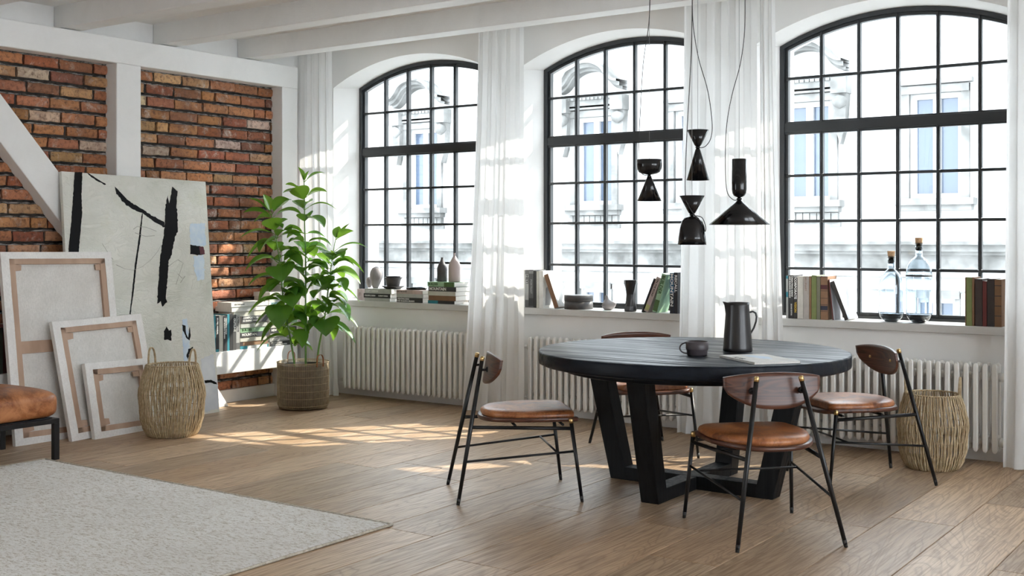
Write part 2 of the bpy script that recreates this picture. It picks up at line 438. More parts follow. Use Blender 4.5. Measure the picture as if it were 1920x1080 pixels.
mb.add([(-.35,0,TOP),(13.5,0,TOP),(13.5,.5,TOP),(-.35,.5,TOP)], [(0,1,2,3)])
tag(mb.build('wall_back', M['plaster'], fix=False, weld=True), 'white plastered wall with deep arched window openings', 'wall', kind='structure')

# ceiling
mb = MB(); mb.box(-.35, 13.5, -9.6, 0.0, CEIL, CEIL+.14)
tag(mb.build('ceiling', M['ceiling']), 'white boarded ceiling above the joists', 'ceiling', kind='structure')

mb = MB(); mb.box(-.35, 13.5, -9.6, -9.5, 0, CEIL)
tag(mb.build('wall_front', M['backwall']), 'plain grey wall behind the camera', 'wall', kind='structure')
mb = MB(); mb.box(12.0, 12.1, -9.5, .0, 0, .8); mb.box(12.0, 12.1, -9.5, .0, 2.9, CEIL); mb.box(12.0, 12.1, -9.5, -8.0, .8, 2.9); mb.box(12.0, 12.1, -1.2, .0, .8, 2.9); mb.box(12.0, 12.1, -4.9, -4.3, .8, 2.9)  # unseen wall; its two openings are added to let in fill daylight
tag(mb.build('wall_right', M['backwall']), 'plain wall on the right of the room with two wide openings added for fill daylight', 'wall', kind='structure')
# windows
ZB = .83
BARX = [-.52, -.26, 0, .26, .52]; BARZ = [1.151, 1.48, 1.797, 2.477]
for wi, c in enumerate(WC):
    root = empty('window_%d' % (wi+1), (c, WY, 0), 0,
        ['arched black steel window nearest the brick wall', 'arched black steel window in the middle of the wall', 'arched black steel window on the right above the bottles'][wi], 'window', kind='structure')
    f = MB()
    def ring(d0, d1, y0, y1):
        def ol(d):
            h = HALF - d
            pts = [(-h, ZB-.02+d)]
            for i in range(N+1):
                u = -h + 2*h*i/N; pts.append((u, arch(u, HALF, SPR, RISE) - d*1.03))
            pts.append((h, ZB-.02+d)); return pts
        a, b = ol(d0), ol(d1); n = len(a)
        vs = [(u,y0,w) for u,w in a] + [(u,y0,w) for u,w in b] + [(u,y1,w) for u,w in a] + [(u,y1,w) for u,w in b]
        fs = []
        for i in range(n):
            j = (i+1) % n
            fs += [(i,j,n+j,n+i),(2*n+i,3*n+i,3*n+j,2*n+j),(n+i,n+j,3*n+j,3*n+i),(i,2*n+i,2*n+j,j)]
        f.add(vs, fs)
    ring(0, .030, -.012, .05); ring(.030, .052, .008, .05)
    f.build('window_frame', M['frame'], root, fix=True)
    g = MB()
    for u in BARX:
        g.box(u-.011, u+.011, .010, .045, ZB+.02, arch(u,HALF,SPR,RISE)-.03)
        g.box(u-.004, u+.004, -.002, .012, ZB+.02, arch(u,HALF,SPR,RISE)-.03)
    for z in BARZ:
        g.box(-HALF+.04, HALF-.04, .012, .043, z-.0095, z+.0095)
        g.box(-HALF+.04, HALF-.04, .0, .014, z-.004, z+.004)
        for u in BARX + [-.765, .765]:
            o = g.smooth; g.smooth = True
            g.lathe([(0,-.016),(.014,-.011),(.018,0),(.014,.011),(0,.016)], 10, (u, .018, z)); g.smooth = o
    g.build('glazing_bars', M['frame'], root)
    t = MB(); t.box(-HALF+.025, HALF-.025, -.006, .052, 2.099, 2.163); t.box(-HALF+.03, HALF-.03, .004, .048, 2.085, 2.175)
    t.build('transom', M['frame'], root, bevel=.003)
    p = MB(); pts = [(-HALF+.03, ZB)] + [(-HALF+.03+(2*HALF-.06)*i/N, arch(-HALF+.03+(2*HALF-.06)*i/N,HALF,SPR,RISE)-.03) for i in range(N+1)] + [(HALF-.03, ZB)]
    p.prism(pts, .028, .032, 'y'); p.build('panes', M['pane'], root)
    s = MB(); s.box(-.915, .915, -.31, .03, .772, .822)
    s.build('window_sill', M['stone'], root, bevel=.004)

# brick wall (Y runs along it), bricks modelled one by one into the wall's single face
mb = MB()
mb.mi = 1
def mz(u, v):
    y = -8 + 8.05*u; z = 2.75*v
    return (-.030 + .008*noise.noise(Vector((y*17, z*17, 3))), y, z)
mb.grid(mz, 420, 150)
mb.mi = 0; z = .010; row = 0
while z < 2.72:
    h = .067 + rnd.uniform(-.004,.004); y = .06 - rnd.uniform(0,.25)
    mb.mi = 2
    y0r, zr = -5.2, z + h
    def ledge(u, v, zr=zr, row=row):
        yy = y0r + (0.05-y0r)*u; n1 = noise.noise(Vector((yy*22, row*5.1, 1))); n2 = noise.noise(Vector((yy*60, row*3.3, 8)))
        return (-.030 + .024*math.sin(math.pi*min(1,v*1.0))*(.75+.7*n1) + .005*n2, yy, zr + .001 + .011*v*(1+.8*n1))
    mb.smooth = True; mb.grid(ledge, 300, 3); mb.smooth = False
    mb.mi = 0
    while y > -5.2:
        L = rnd.choices([.258,.272,.285,.13,.20],[4,5,3,1.0,.8])[0] + rnd.uniform(-.008,.008)
        y1 = y; y0 = y - L + rnd.uniform(.012,.022)
        t = rnd.random()
        if t < .5: cc = (.37,.160,.075)
        elif t < .72: cc = (.30,.100,.052)
        elif t < .86: cc = (.44,.245,.125)
        elif t < .94: cc = (.20,.085,.05)
        else: cc = (.50,.38,.29)
        j = rnd.uniform(.92,1.45); mb.col = (cc[0]*j, cc[1]*j*rnd.uniform(.9,1.1), cc[2]*j*rnd.uniform(.85,1.15), 1)
        dep = rnd.uniform(-.006,.006); ti = rnd.uniform(-.004,.004); se = rnd.uniform(0,100); dz = rnd.uniform(-.002,.002)
        nu, nv = (8, 5) if y > -3.6 else (5, 3)
        def fr(u, v, y0=y0, y1=y1, z=z, h=h, dep=dep, ti=ti, se=se, dz=dz):
            eu = min(u, 1-u)*(y1-y0); ev = min(v, 1-v)*h
            e = min(eu, ev); rd = .012
            dx = -rd*(1-min(1, e/.010))**2
            yy = y0 + (y1-y0)*u; zz = z + h*v + dz
            n1 = noise.noise(Vector((yy*14+se, zz*22, se))); n2 = noise.noise(Vector((yy*45+se, zz*45, se)))
            yy += .006*noise.noise(Vector((zz*30, se, yy*8))); zz += .006*noise.noise(Vector((se, yy*26, 4)))
            return (dep + ti*(u-.5)*2 + dx + .006*n1 + .003*n2, yy, zz)
        mb.smooth = True; mb.grid(fr, nu, nv); mb.smooth = False
        # sides going back into the joint
        vs = []; per = [(i/nu,0) for i in range(nu+1)] + [(1,j/nv) for j in range(1,nv+1)] + [(1-i/nu,1) for i in range(1,nu+1)] + [(0,1-j/nv) for j in range(1,nv)]
        n = len(per)
        for (u, v) in per: vs.append(fr(u, v))
        for (u, v) in per: q = fr(u, v); vs.append((-.035, q[1], q[2]))
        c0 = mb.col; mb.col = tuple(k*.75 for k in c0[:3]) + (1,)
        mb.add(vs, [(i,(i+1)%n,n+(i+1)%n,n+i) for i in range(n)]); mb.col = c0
        y = y - L
    z += h + .0285; row += 1
mb.mi = 1; mb.col = (.99,1,1,1); mb.box(-.35, -.03, -8, .05, 0, 3.3)
tag(mb.build('wall_left', [M['brick'], M['soot'], M['mortar']], fix=False), 'exposed old red brick wall framed by white timber', 'wall', kind='structure')
# upper infill above the beam
mb = MB(); mb.box(-.03, .0, -9, -.0, 2.70, 3.1)
tag(mb.build('trim_1', M['timber']), 'white boarding between the joists above the brick wall', 'trim', kind='structure')
# timber frame
mb = MB(); mb.box(-.02, .12, -9, -.296, 2.662, 2.853)
tag(mb.build('trim_2', M['timber'], bevel=.008), 'long white timber beam along the top of the brick wall', 'beam', kind='structure')
mb = MB(); mb.box(-.02, .118, -2.147, -1.930, 0, 2.664)
tag(mb.build('trim_3', M['timber'], bevel=.008), 'white timber post in the middle of the brick wall', 'post', kind='structure')
mb = MB(); mb.box(-.02, .118, -.482, -.300, 0, 2.664)
tag(mb.build('trim_4', M['timber'], bevel=.006), 'white timber post in the corner beside the curtain', 'post', kind='structure')
mb = MB()
d = Vector((0, .452, -.52)).normalized(); a0 = Vector((0,-3.5,2.715)); nn = Vector((0, d.z, -d.y))
w = .25
P = [Vector((0,-3.36,2.66)), Vector((0,-2.147,1.29)), Vector((0,-2.147,.95)), Vector((0,-3.58,2.52)), Vector((0,-3.66,2.66))]
P = [Vector((0,-3.345,2.664)), Vector((0,-2.147,1.283)), Vector((0,-2.147,.928)), Vector((0,-3.62,2.664))]
mb.prism([(p.y, p.z) for p in P], -.02, .116, 'x')
tag(mb.build('trim_5', M['timber'], bevel=.007), 'white diagonal timber brace beside the middle post', 'brace', kind='structure')
mb = MB(); mb.box(-.03, .02, -8, -.0, 0, .107)
tag(mb.build('baseboard_left', M['baseboard'], bevel=.004), 'white baseboard under the brick wall', 'baseboard', kind='structure')
mb = MB(); mb.box(0, 13.4, -.02, .004, 0, .085); mb.box(0, 13.4, -.013, .004, .085, .105)
tag(mb.build('baseboard_back', M['baseboard'], bevel=.003), 'white baseboard under the windows', 'baseboard', kind='structure')
# joists
for k in range(10):
    y0 = -.880 - .8545*k
    mb = MB(); mb.box(.004, 13.4, y0, y0+.162, 2.860, CEIL+.01)
    o = mb.build('trim_%d' % (6+k), M['timber'], bevel=.006)
    tag(o, 'white ceiling joist, number %s from the window wall' % ['one','two','three','four','five','six','seven','eight','nine','ten'][k], 'joist', 'white ceiling joists', 'structure')
# ledge on the brick wall
mb = MB(); mb.box(.024, .262, -5.6, -.447, .277, .457)
tag(mb.build('ledge', M['timber'], bevel=.005), 'white boxed ledge along the brick wall carrying books', 'ledge')
mb = MB(); mb.prism([(-1.30,0),(-1.125,0),(-1.235,.155)], .06, .175, 'x')
tag(mb.build('timber_wedge', M['timber'], bevel=.003), 'small white timber wedge on the floor beside the big painting', 'wedge')

# ================================================================== OUTSIDE
D = 14.0
def fo(px, py): q = ony(px, py, D); return q.x, q.z
fx2 = fo(1115, 300)[0]; fx3 = fo(1515, 300)[0]; pitch = (fx3 - fx2)/2
bl = empty('apartment_building', (0, D, 0), 0, 'pale stuccoed apartment building across the street seen through the windows', 'building')
zt = fo(1750,175)[1]; zb = fo(1750,372)[1]
centres = [(fx2 + pitch*k, (k % 2 == 0)) for k in range(-6, 7)]
mb = MB()
WH = fo(1797,200)[0] - fo(1700,200)[0]; WH = WH/2
zs = sorted([-4.5, .60-.95, .60, zb, zt, 7.4])
# wall built round the window holes
xs = [-40] + [v for cx, _ in centres for v in (cx-WH, cx+WH)] + [45]
lowt, lowb = fo(1780,560)[1], fo(1780,560)[1]-1.3
rows = [(-4.5, lowb, False), (lowb, lowt, True), (lowt, zb, False), (zb, zt, True), (zt, 7.4, False)]
for (z0, z1, hole) in rows:
    if not hole: mb.add([(-40,0,z0),(45,0,z0),(45,0,z1),(-40,0,z1)], [(0,1,2,3)])
    else:
        for i in range(0, len(xs)-1, 2): mb.add([(xs[i],0,z0),(xs[i+1],0,z0),(xs[i+1],0,z1),(xs[i],0,z1)], [(0,1,2,3)])
        for i in range(1, len(xs)-1, 2):
            a, b = xs[i], xs[i+1]
            mb.add([(a,0,z0),(b,0,z0),(b,0,z1),(a,0,z1),(a,.3,z0),(b,.3,z0),(b,.3,z1),(a,.3,z1)], [(0,1,5,4),(1,2,6,5),(2,3,7,6),(3,0,4,7)])
mb.add([(-40,0,7.4),(45,0,7.4),(45,9,7.4),(-40,9,7.4)], [(0,1,2,3)])
mb.build('wall', M['facade'], bl, fix=False)
# cornices and courses
cor = MB()
def band(y0px, y1px, out, xa=-40, xb=45): cor.box(xa, xb, -out, .02, fo(1600,y1px)[1], fo(1600,y0px)[1])
band(452, 458, .55); band(458, 470, .42); band(470, 476, .30)
for yp in (517, 541): band(yp, yp+2.5, .06)
cor.build('cornice', M['facade_trim'], bl)
bb = MB(); bb.box(-40, 45, -.10, .0, fo(1600,503)[1], fo(1600,476)[1]); bb.build('frieze', M['facade_trim'], bl)
def facade_window(cx, z0, z1, wh, tall=True):
    m = MB(); fw = .09
    m.box(cx-wh, cx-wh+fw, .10, .22, z0+fw, z1-fw); m.box(cx+wh-fw, cx+wh, .10, .22, z0+fw, z1-fw)
    m.box(cx-wh, cx+wh, .10, .22, z1-fw, z1); m.box(cx-wh, cx+wh, .10, .22, z0, z0+fw); m.box(cx-.07, cx+.07, .08, .22, z0+fw, z1-fw)
    for sx in (-1, 1): pass
    if tall: m.box(cx-wh+fw, cx+wh-fw, .11, .21, z0+(z1-z0)*.72, z0+(z1-z0)*.72+.10)
    o = m.build('window', M['fwin'], bl)
    g = MB(); g.box(cx-wh+.05, cx+wh-.05, .16, .17, z0+.05, z1-.05); g.build('pane', M['fglass'], o)
for cx, ped in centres:
    facade_window(cx, zb, zt, WH); facade_window(cx, lowb, lowt, WH*.8, False)
    s = MB(); b_ = .26
    s.box(cx-WH-.20, cx+WH+.20, -.16, .02, zt+.16, zt+.24); s.box(cx-WH-b_, cx+WH+b_, -.28, .02, zb-.12, zb); s.box(cx-WH-b_+.06, cx+WH+b_-.06, -.18, .02, zb-.22, zb-.12)
    s.box(cx-WH-.14, cx-WH, -.07, .02, zb, zt+.14); s.box(cx+WH, cx+WH+.14, -.07, .02, zb, zt+.14); s.box(cx-WH-.14, cx+WH+.14, -.10, .02, zt, zt+.14)
    s.build('window_surround', M['facade_trim'], bl); s = MB(); s.box(cx-WH*.95, cx-WH*.95+.08, -.05, .02, lowb, lowt+.1); s.box(cx+WH*.95-.08, cx+WH*.95, -.05, .02, lowb, lowt+.1); s.box(cx-WH*.95, cx+WH*.95, -.1, .02, lowt+.0, lowt+.14)
    s.build('lower_surround', M['facade_trim'], bl); s = MB()
    if ped:
        n = 9
        for i in range(n):
            u = cx-WH-.1 + (2*WH+.2)*i/(n-1); s.box(u-.06, u+.06, -.10, .02, zb-.42, zb-.24)
        s.box(cx-WH-.2, cx+WH+.2, -.06, .02, zb-.50, zb-.42)
    if ped: s.build('sill_brackets', M['facade_trim'], bl)
    if ped:
        p = MB(); z0 = zt+.56
        path = []
        Wp = WH + .36
        for i in range(-24, 25):
            u = i/24; x_ = u*Wp
            if abs(u) < .58: zz = .10 + .34*math.sqrt(max(0, 1-(u/.62)**2))
            else: q = (abs(u)-.58)/.42; z56 = .10+.34*math.sqrt(1-(.58/.62)**2); zz = z56*max(0, 1-q)**2.2
            path.append((x_, zz))
        def strip(off, wid, out):
            n = len(path)
            for i in range(n-1):
                (xa, za), (xb, zb2) = path[i], path[i+1]
                p.add([(cx+xa,-out,z0+za+off),(cx+xb,-out,z0+zb2+off),(cx+xb,-out,z0+zb2+off+wid),(cx+xa,-out,z0+za+off+wid),
                       (cx+xa,.02,z0+za+off),(cx+xb,.02,z0+zb2+off),(cx+xb,.02,z0+zb2+off+wid),(cx+xa,.02,z0+za+off+wid)],
                      [(0,1,2,3),(0,4,5,1),(3,2,6,7)])
        strip(.11, .05, .50); strip(.03, .08, .36); strip(-.03, .06, .22)
        p.box(cx-WH-.25, cx+WH+.25, -.16, .02, zt+.20, zt+.36)
        for i in range(12): u = cx-WH-.1+(2*WH+.2)*i/11; p.box(u-.04, u+.04, -.20, .02, zt+.36, zt+.42)
        for sx in (-1, 1):
            xx = cx + sx*(WH+.24)
            p.box(xx-.15, xx+.15, -.30, .02, zt+.10, zt+.42)
            p.prism([(xx-.13,zt+.10),(xx+.13,zt+.10),(xx+.09,zt-.55),(xx,zt-.85),(xx-.09,zt-.55)][::-1], -.20, .02, 'y')
            p.smooth = True; p.lathe([(0,-.14),(.12,-.08),(.15,0),(.12,.08),(0,.14)], 12, (xx, -.22, zt-.05)); p.lathe([(0,-.1),(.08,-.06),(.1,0),(.08,.06),(0,.1)], 10, (xx, -.18, zt-.50)); p.smooth = False
        p.build('pediment', M['facade_trim'], bl)
mb = MB(); mb.box(-40, 45, .6, 14.2, -4.6, -4.5)
tag(mb.build('ground', M['street'], fix=True), 'pale street paving outside the windows', 'ground', kind='structure')
# ================================================================== TABLE
TX, TY = 4.62, -1.735
t = empty('dining_table', (TX, TY, 0), 0, 'large round black stained wooden table on crossed sloping legs', 'table')
mb = MB(); prof = [(0,.676),(.826,.676),(.838,.682),(.840,.692),(.840,.738),(.837,.747),(.829,.750),(0,.750)]
mb.lathe(prof, 128); mb.build('tabletop', M['tabletop'], t)
mb = MB(); mb.lathe([(0,.640),(.70,.640),(.715,.646),(.718,.676),(0,.677)], 96); mb.build('apron', M['tabletop'], t)
TB = .485; TT = .63
mb = MB(); mb.box(-TB, TB, -.05, .05, 0, .072); mb.box(-.05, .05, -TB, TB, 0, .070); mb.build('floor_cross', M['tableleg'], t, bevel=.003)
for ax, sg in ((0,-1),(0,1),(1,-1),(1,1)):
    mb = MB()
    poly = [(TB-.105, 0),(TB, 0),(TT+.012, .641),(TT-.10, .641)]
    poly = [(u*sg, w) for u, w in poly]
    mb.prism(poly, -.052, .052, 'y' if ax == 0 else 'x'); mb.build('leg', M['tableleg'], t, bevel=.004)

# ================================================================== CHAIRS
def bezier(p0, p1, p2, n=10):
    return [(Vector(p0)*(1-k/n)**2 + Vector(p1)*2*(k/n)*(1-k/n) + Vector(p2)*(k/n)**2) for k in range(n+1)]
def seat_outline(n, inset=0.0):
    pts = []
    ctrl = [(.648,0),(.646,.12),(.636,.205),(.600,.238),(.555,.247),(.48,.256),(.40,.256),(.32,.240),(.24,.205),(.175,.150),(.142,.08),(.133,0)]
    # Catmull-Rom through the right half, then mirror
    full = ctrl + [(a, -s) for a, s in ctrl[-2:0:-1]]
    m = len(full); out = []
    for i in range(m):
        p0, p1, p2, p3 = (Vector(full[(i+k-1) % m]) for k in range(4))
        for j in range(4):
            q = j/4; out.append(.5*((2*p1) + (p2-p0)*q + (2*p0-5*p1+4*p2-p3)*q*q + (3*p1-p0-3*p2+p3)*q**3))
    cen = Vector((.42, 0)); res = []
    for p in out:
        d = (p - cen); res.append(cen + d*(1 - inset/d.length))
    return res
def layered(layers):
    """stack of closed outlines [(pts2d, z fn)] bridged, capped"""
    m = MB(); m.smooth = True; n = len(layers[0][0]); vs = []
    for pts, zf in layers:
        for p in pts: vs.append((p.x, p.y, zf(p)))
    fs = []
    for L in range(len(layers)-1):
        for i in range(n): j = (i+1) % n; fs.append((L*n+i, L*n+j, (L+1)*n+j, (L+1)*n+i))
    fs.append(tuple(range(n-1,-1,-1)))
    base = (len(layers)-1)*n
    vs.append((.42, 0, layers[-1][1](Vector((.42,0))))); c = len(vs)-1
    for i in range(n): fs.append((base+i, base+(i+1) % n, c))
    m.add(vs, fs); return m
def make_chair():
    r = empty('dining_chair')
    # wooden seat shell, slightly dished, with a lip towards the front
    shz = lambda p: .405 + .010*((abs(p.y)/.25)**2) - .006*max(0, (p.x-.55)/.1)
    o0 = seat_outline(0, .012); o1 = seat_outline(0, 0); o2 = seat_outline(0, .004)
    layered([(o0, lambda p: shz(p)-.004), (o1, lambda p: shz(p)), (o1, lambda p: shz(p)+.014), (o2, lambda p: shz(p)+.019)]).build('seat', M['walnut'], r)
    def sq(pts, f, cut=.0):
        out = []
        for p in pts:
            x = .415 + (p.x-.415)*f; out.append(Vector((min(x, .612), p.y*f)))
        return out
    base = seat_outline(0, 0)
    cl = []
    for f, z in ((.90,.422),(.935,.430),(.945,.442),(.925,.453),(.87,.461),(.76,.466),(.55,.468),(.3,.469)):
        cl.append((sq(base, f), lambda p, z=z: z))
    layered(cl).build('cushion', M['leather'], r)
    for s in (-1, 1):
        # rear leg runs up to carry the backrest
        b0, b1 = Vector((0, s*.25, .012)), Vector((.1395, s*.1086, .718))
        lg = MB(); lg.tube([b0, b0.lerp(b1,.5), b1], [.0095,.0115,.0105], 14); o = lg.build('leg', M['black'], r)
        c = MB(); dv = (b1-b0).normalized(); c.tube([b1, b1+dv*.020, b1+dv*.024], [.0118,.0118,.008], 14); c.build('cap', M['brass'], o)
        c = MB(); c.tube([Vector((-.002, s*.252, 0)), b0+dv*.02], [.0085,.0105], 12); c.build('foot', M['rubber'], o)
        f0, f1 = Vector((.638, s*.277, .012)), Vector((.588, s*.250, .404))
        lg = MB(); lg.tube([f0, f1], [.0088,.0105], 14); o = lg.build('leg', M['black'], r)
        dv = (f1-f0).normalized()
        c = MB(); c.tube([f1, f1+dv*.020, f1+dv*.0245], [.0118,.0118,.008], 14); c.build('cap', M['brass'], o)
        c = MB(); c.tube([f0-dv*.012, f0+dv*.02], [.0080,.0098], 12); c.build('foot', M['rubber'], o)
        q = b0.lerp(b1, (.383-.012)/.706)
        rl = MB(); rl.tube([q, f0.lerp(f1,.93)], .0095, 12); rl.build('side_rail', M['black'], r)
        q = b0.lerp(b1, (.212-.012)/.706); w = f0.lerp(f1, (.265-.012)/.4)
        rl = MB(); rl.tube([q, w], .0062, 10); rl.build('stretcher', M['black'], r)
        if s == 1: qa = q.lerp(w, .84)
        else: qb = q.lerp(w, .84)
        q = b0.lerp(b1, .935)
        rd = MB(); rd.tube([q, q+Vector((.034, -s*-.002, .002))], .0065, 10); rd.tube([q+Vector((.030,0,.002)), q+Vector((.038,0,.002))], [.012,.016], 14); rd.build('backrest_bracket', M['black'], r)
    rl = MB(); rl.tube([qa, qb], .0055, 10); rl.build('stretcher', M['black'], r)
    rl = MB(); rl.tube([(.30,-.215,.392),(.30,.215,.392)], .007, 10); rl.tube([(.545,-.245,.396),(.545,.245,.396)], .007, 10); rl.build('seat_support', M['black'], r)
    # backrest: curved veneer panel with a boat shaped outline
    bk = MB(); bk.smooth = True
    nu, nv = 28, 8
    def top(u): return .753 - .022*abs(u)**2.2
    def bot(u):
        a = abs(u); return .590 + .082*(a**2.6) if a < .96 else .590+.082*(.96**2.6) + (a-.96)*.6
    def P(u, v, off):
        half = .232
        z = bot(u) + (top(u)-bot(u))*v
        lean = (z-.67)*.16
        aa = .182 + .036*u*u + lean
        # narrower towards the lower edge
        return (aa + off, u*half, z)
    F_ = [[P(-1+2*i/nu, j/nv, .0062) for i in range(nu+1)] for j in range(nv+1)]
    B_ = [[P(-1+2*i/nu, j/nv, -.0062) for i in range(nu+1)] for j in range(nv+1)]
    bk.grid(lambda a, b: F_[round(b*nv)][round(a*nu)], nu, nv); bk.grid(lambda a, b: B_[round(b*nv)][round(a*nu)], nu, nv)
    bk.smooth = False
    per = [(i,0) for i in range(nu+1)] + [(nu,j) for j in range(1,nv+1)] + [(i,nv) for i in range(nu-1,-1,-1)] + [(0,j) for j in range(nv-1,0,-1)]
    n = len(per); vs = [F_[j][i] for i, j in per] + [B_[j][i] for i, j in per]
    bk.add(vs, [(i,(i+1)%n,n+(i+1)%n,n+i) for i in range(n)])
    o = bk.build('backrest', M['walnut'], r, bevel=0, weld=True)
    for s in (-1, 1):
        sc_ = MB(); sc_.tube([(.196,s*.118,.678),(.2025,s*.118,.678),(.2045,s*.118,.678)], [.0085,.0085,.005], 14); sc_.build('screw', M['brass'], o)
    return r
ch = make_chair()
def chair_at(o, mid, face, label):
    o.location = (mid[0], mid[1], 0); o.rotation_euler = (0, 0, math.atan2(face[1], face[0]))
    tag(o, label, 'chair', 'walnut and leather dining chairs round the table')
chair_at(ch, (3.666,-2.636), (.717,.697), 'leather seated chair left of the table, its wooden back turned to the left')
for mid, fc, lb in (((5.551,-2.646), (-.709,.705), 'leather seated chair nearest the camera, seen from behind its curved back'),
                    ((3.630,-.714), (.715,-.70), 'leather seated chair on the window side, half hidden behind the black table'),
                    ((5.524,-.757), (-.703,-.711), 'leather seated chair right of the table in front of the tall wicker basket')):
    chair_at(dup(ch), mid, fc, lb)

# ================================================================== THINGS ON THE TABLE
c = onz(1383, 658, .75)
j = empty('jug', (c.x, c.y, .75), 0, 'tall matt black jug standing on the round table', 'jug')
mb = MB(); H_ = .262
pr = [(0,0),(.076,0),(.0795,.004),(.0785,.02),(.0775,.03),(.0745,.07),(.069,.14),(.0645,.20),(.0625,.245),(.0635,.262),(.0612,.262),(.0600,.245),(.062,.20),(.066,.14),(.071,.07),(.074,.02),(0,.012)]
n = 48; vs = []; fs = []
view = math.atan2(-FV.y, -FV.x)                       # towards the camera, to set where spout and handle point
sp = math.atan2(-RV.y, -RV.x)
for (r_, z_) in pr:
    for k in range(n):
        a = 2*math.pi*k/n; da = (a - sp + math.pi) % (2*math.pi) - math.pi
        e = max(0, (z_-.20)/.062)*math.exp(-(da/.30)**2)
        rr = r_ + .020*e*e; vs.append((rr*math.cos(a), rr*math.sin(a), z_ + .006*e))
for i in range(len(pr)-1):
    for k in range(n): k2 = (k+1) % n; fs.append((i*n+k, i*n+k2, (i+1)*n+k2, (i+1)*n+k))
mb.smooth = True; mb.add(vs, fs); mb.build('body', M['jug'], j)
mb = MB(); h = -Vector((math.cos(sp), math.sin(sp), 0))
pts = [h*.060+Vector((0,0,.208)), h*.082+Vector((0,0,.214)), h*.098+Vector((0,0,.205)), h*.103+Vector((0,0,.185)), h*.100+Vector((0,0,.16)), h*.088+Vector((0,0,.125)), h*.070+Vector((0,0,.095))]
sm = []
for i in range(len(pts)-1):
    for q in range(4): sm.append(pts[i].lerp(pts[i+1], q/4))
sm.append(pts[-1]); mb.tube(sm, .0052, 10); mb.build('handle', M['jug'], j)
c = onz(1307, 666, .75)
j = empty('cup', (c.x, c.y, .75), 0, 'small plum grey cup with a round handle on the round table', 'cup')
mb = MB(); mb.lathe([(0,0),(.048,0),(.053,.004),(.0545,.026),(.0548,.0265),(.0575,.030),(.0585,.034),(.0590,.072),(.0565,.073),(.0555,.036),(.050,.006),(0,.005)], 40); mb.build('body', M['clay_plum'], j)
mb = MB(); pts = []
for k in range(15):
    a = math.pi/2 + math.pi*k/14; u = math.cos(a)*.036; w = math.sin(a)*.028
    pts.append(Vector((-RV.x, -RV.y, 0))*(.054 - u) + Vector((0,0,.038+w)))
mb.tube(pts, .0042, 10); mb.build('handle', M['clay_plum'], j)
# magazine
pa, pb, pd = onz(1349,670,.75), onz(1415,684,.75), onz(1487,678,.75)
ux = (pb-pa); L1 = ux.length; ux.normalize(); uy = Vector((-ux.y, ux.x, 0)); L2 = abs((pd-pb).dot(uy))
j = empty('magazine', (pa.x, pa.y, .7502), math.atan2(ux.y, ux.x), 'thin white magazine with a pale blue cover print on the round table', 'magazine')
mb = MB(); mb.box(0, L1, 0, L2, 0, .0012); mb.box(0, L1, 0, L2, .0100, .0112); mb.box(0, L1, 0, .0015, 0, .0112); mb.build('cover', plain((.70,.70,.68)), j)
mb = MB(); mb.box(.004, L1-.004, .002, L2-.004, .0012, .0100); mb.build('pages', M['pages'], j)
def text_mesh(s, size, name, m, parent, X, bold=0.0, wid=1.0):
    cu = bpy.data.curves.new(name, 'FONT'); cu.body = s; cu.size = size; cu.align_x = 'LEFT'; cu.align_y = 'CENTER'; cu.offset = bold; cu.extrude = .0002; cu.resolution_u = 2
    o = bpy.data.objects.new(name, cu); col.objects.link(o); bpy.context.view_layer.update()
    me = bpy.data.meshes.new_from_object(o.evaluated_get(bpy.context.evaluated_depsgraph_get()))
    w = max([v.co.x for v in me.vertices] + [.001]); bpy.data.objects.remove(o)
    me.transform(Matrix.Diagonal((wid, 1, 1, 1))); me.transform(X); me.materials.clear(); me.materials.append(m)
    o = bpy.data.objects.new(name, me); col.objects.link(o); o.parent = parent; return o, w*wid
TXT_W = mat('white_lettering', (.72,.72,.70), .6); TXT_K = mat('black_lettering', (.02,.02,.02), .6); TXT_G = mat('dark_green_lettering', (.02,.07,.015), .6)
TXT_Y = mat('yellow_lettering', (.60,.40,.04), .6); TXT_T = mat('teal_lettering', (.04,.25,.28), .6)
text_mesh('FLYER', .040, 'title', TXT_K, j, Matrix.Translation((.11, .026, .0114)), .0008)
mb = MB(); mb.add([(.05,.10,.0113),(L1*.55,.12,.0113),(L1*.72,L2*.62,.0113),(L1*.40,L2*.80,.0113),(.06,L2*.65,.0113)], [(0,1,2,3,4)]); mb.build('cover_print', M['paint_blue'], j, fix=False)

# ================================================================== PENDANT LAMPS
def pendant(px, ybot, dist, prof, label, cordpx, wire_x, neck_z):
    """prof: (radius, height above the lower rim)"""
    b = atd(px, ybot, dist)
    r = empty('pendant_lamp', (b.x, b.y, b.z), 0, label, 'lamp', 'glossy black pendant lamps over the table')
    for nm, p in prof:
        m = MB(); m.lathe(p, 48); m.build(nm, M['lamp'] if nm != 'bulb' else M['lamp_in'], r)
    m = MB(); topz = CEIL - b.z
    m.tube([(0,0,neck_z+.01),(0,0,topz)], .0011, 6); m.build('wire', M['wire'], r)
    pts = [atd(x, y, dist + dd) - b for x, y, dd in cordpx]
    sm = []
    for i in range(len(pts)-1):
        p0 = pts[max(i-1,0)]; p1 = pts[i]; p2 = pts[i+1]; p3 = pts[min(i+2, len(pts)-1)]
        for q in range(6):
            t_ = q/6; sm.append(.5*((2*p1)+(p2-p0)*t_+(2*p0-5*p1+4*p2-p3)*t_*t_+(3*p1-p0-3*p2+p3)*t_**3))
    sm.append(pts[-1]); up = Vector((sm[-1].x, sm[-1].y, topz)); sm.append(up)
    m = MB(); m.tube(sm, .0022, 8); m.build('cord', M['cord'], r)
    m = MB(); m.lathe([(0,topz),(.05,topz),(.05,topz-.02),(0,topz-.02)][::-1], 24); m.build('ceiling_rose', M['lamp'], r)
    return r
s_ = lambda d: d/FPX
d = 6.35; k = s_(d)
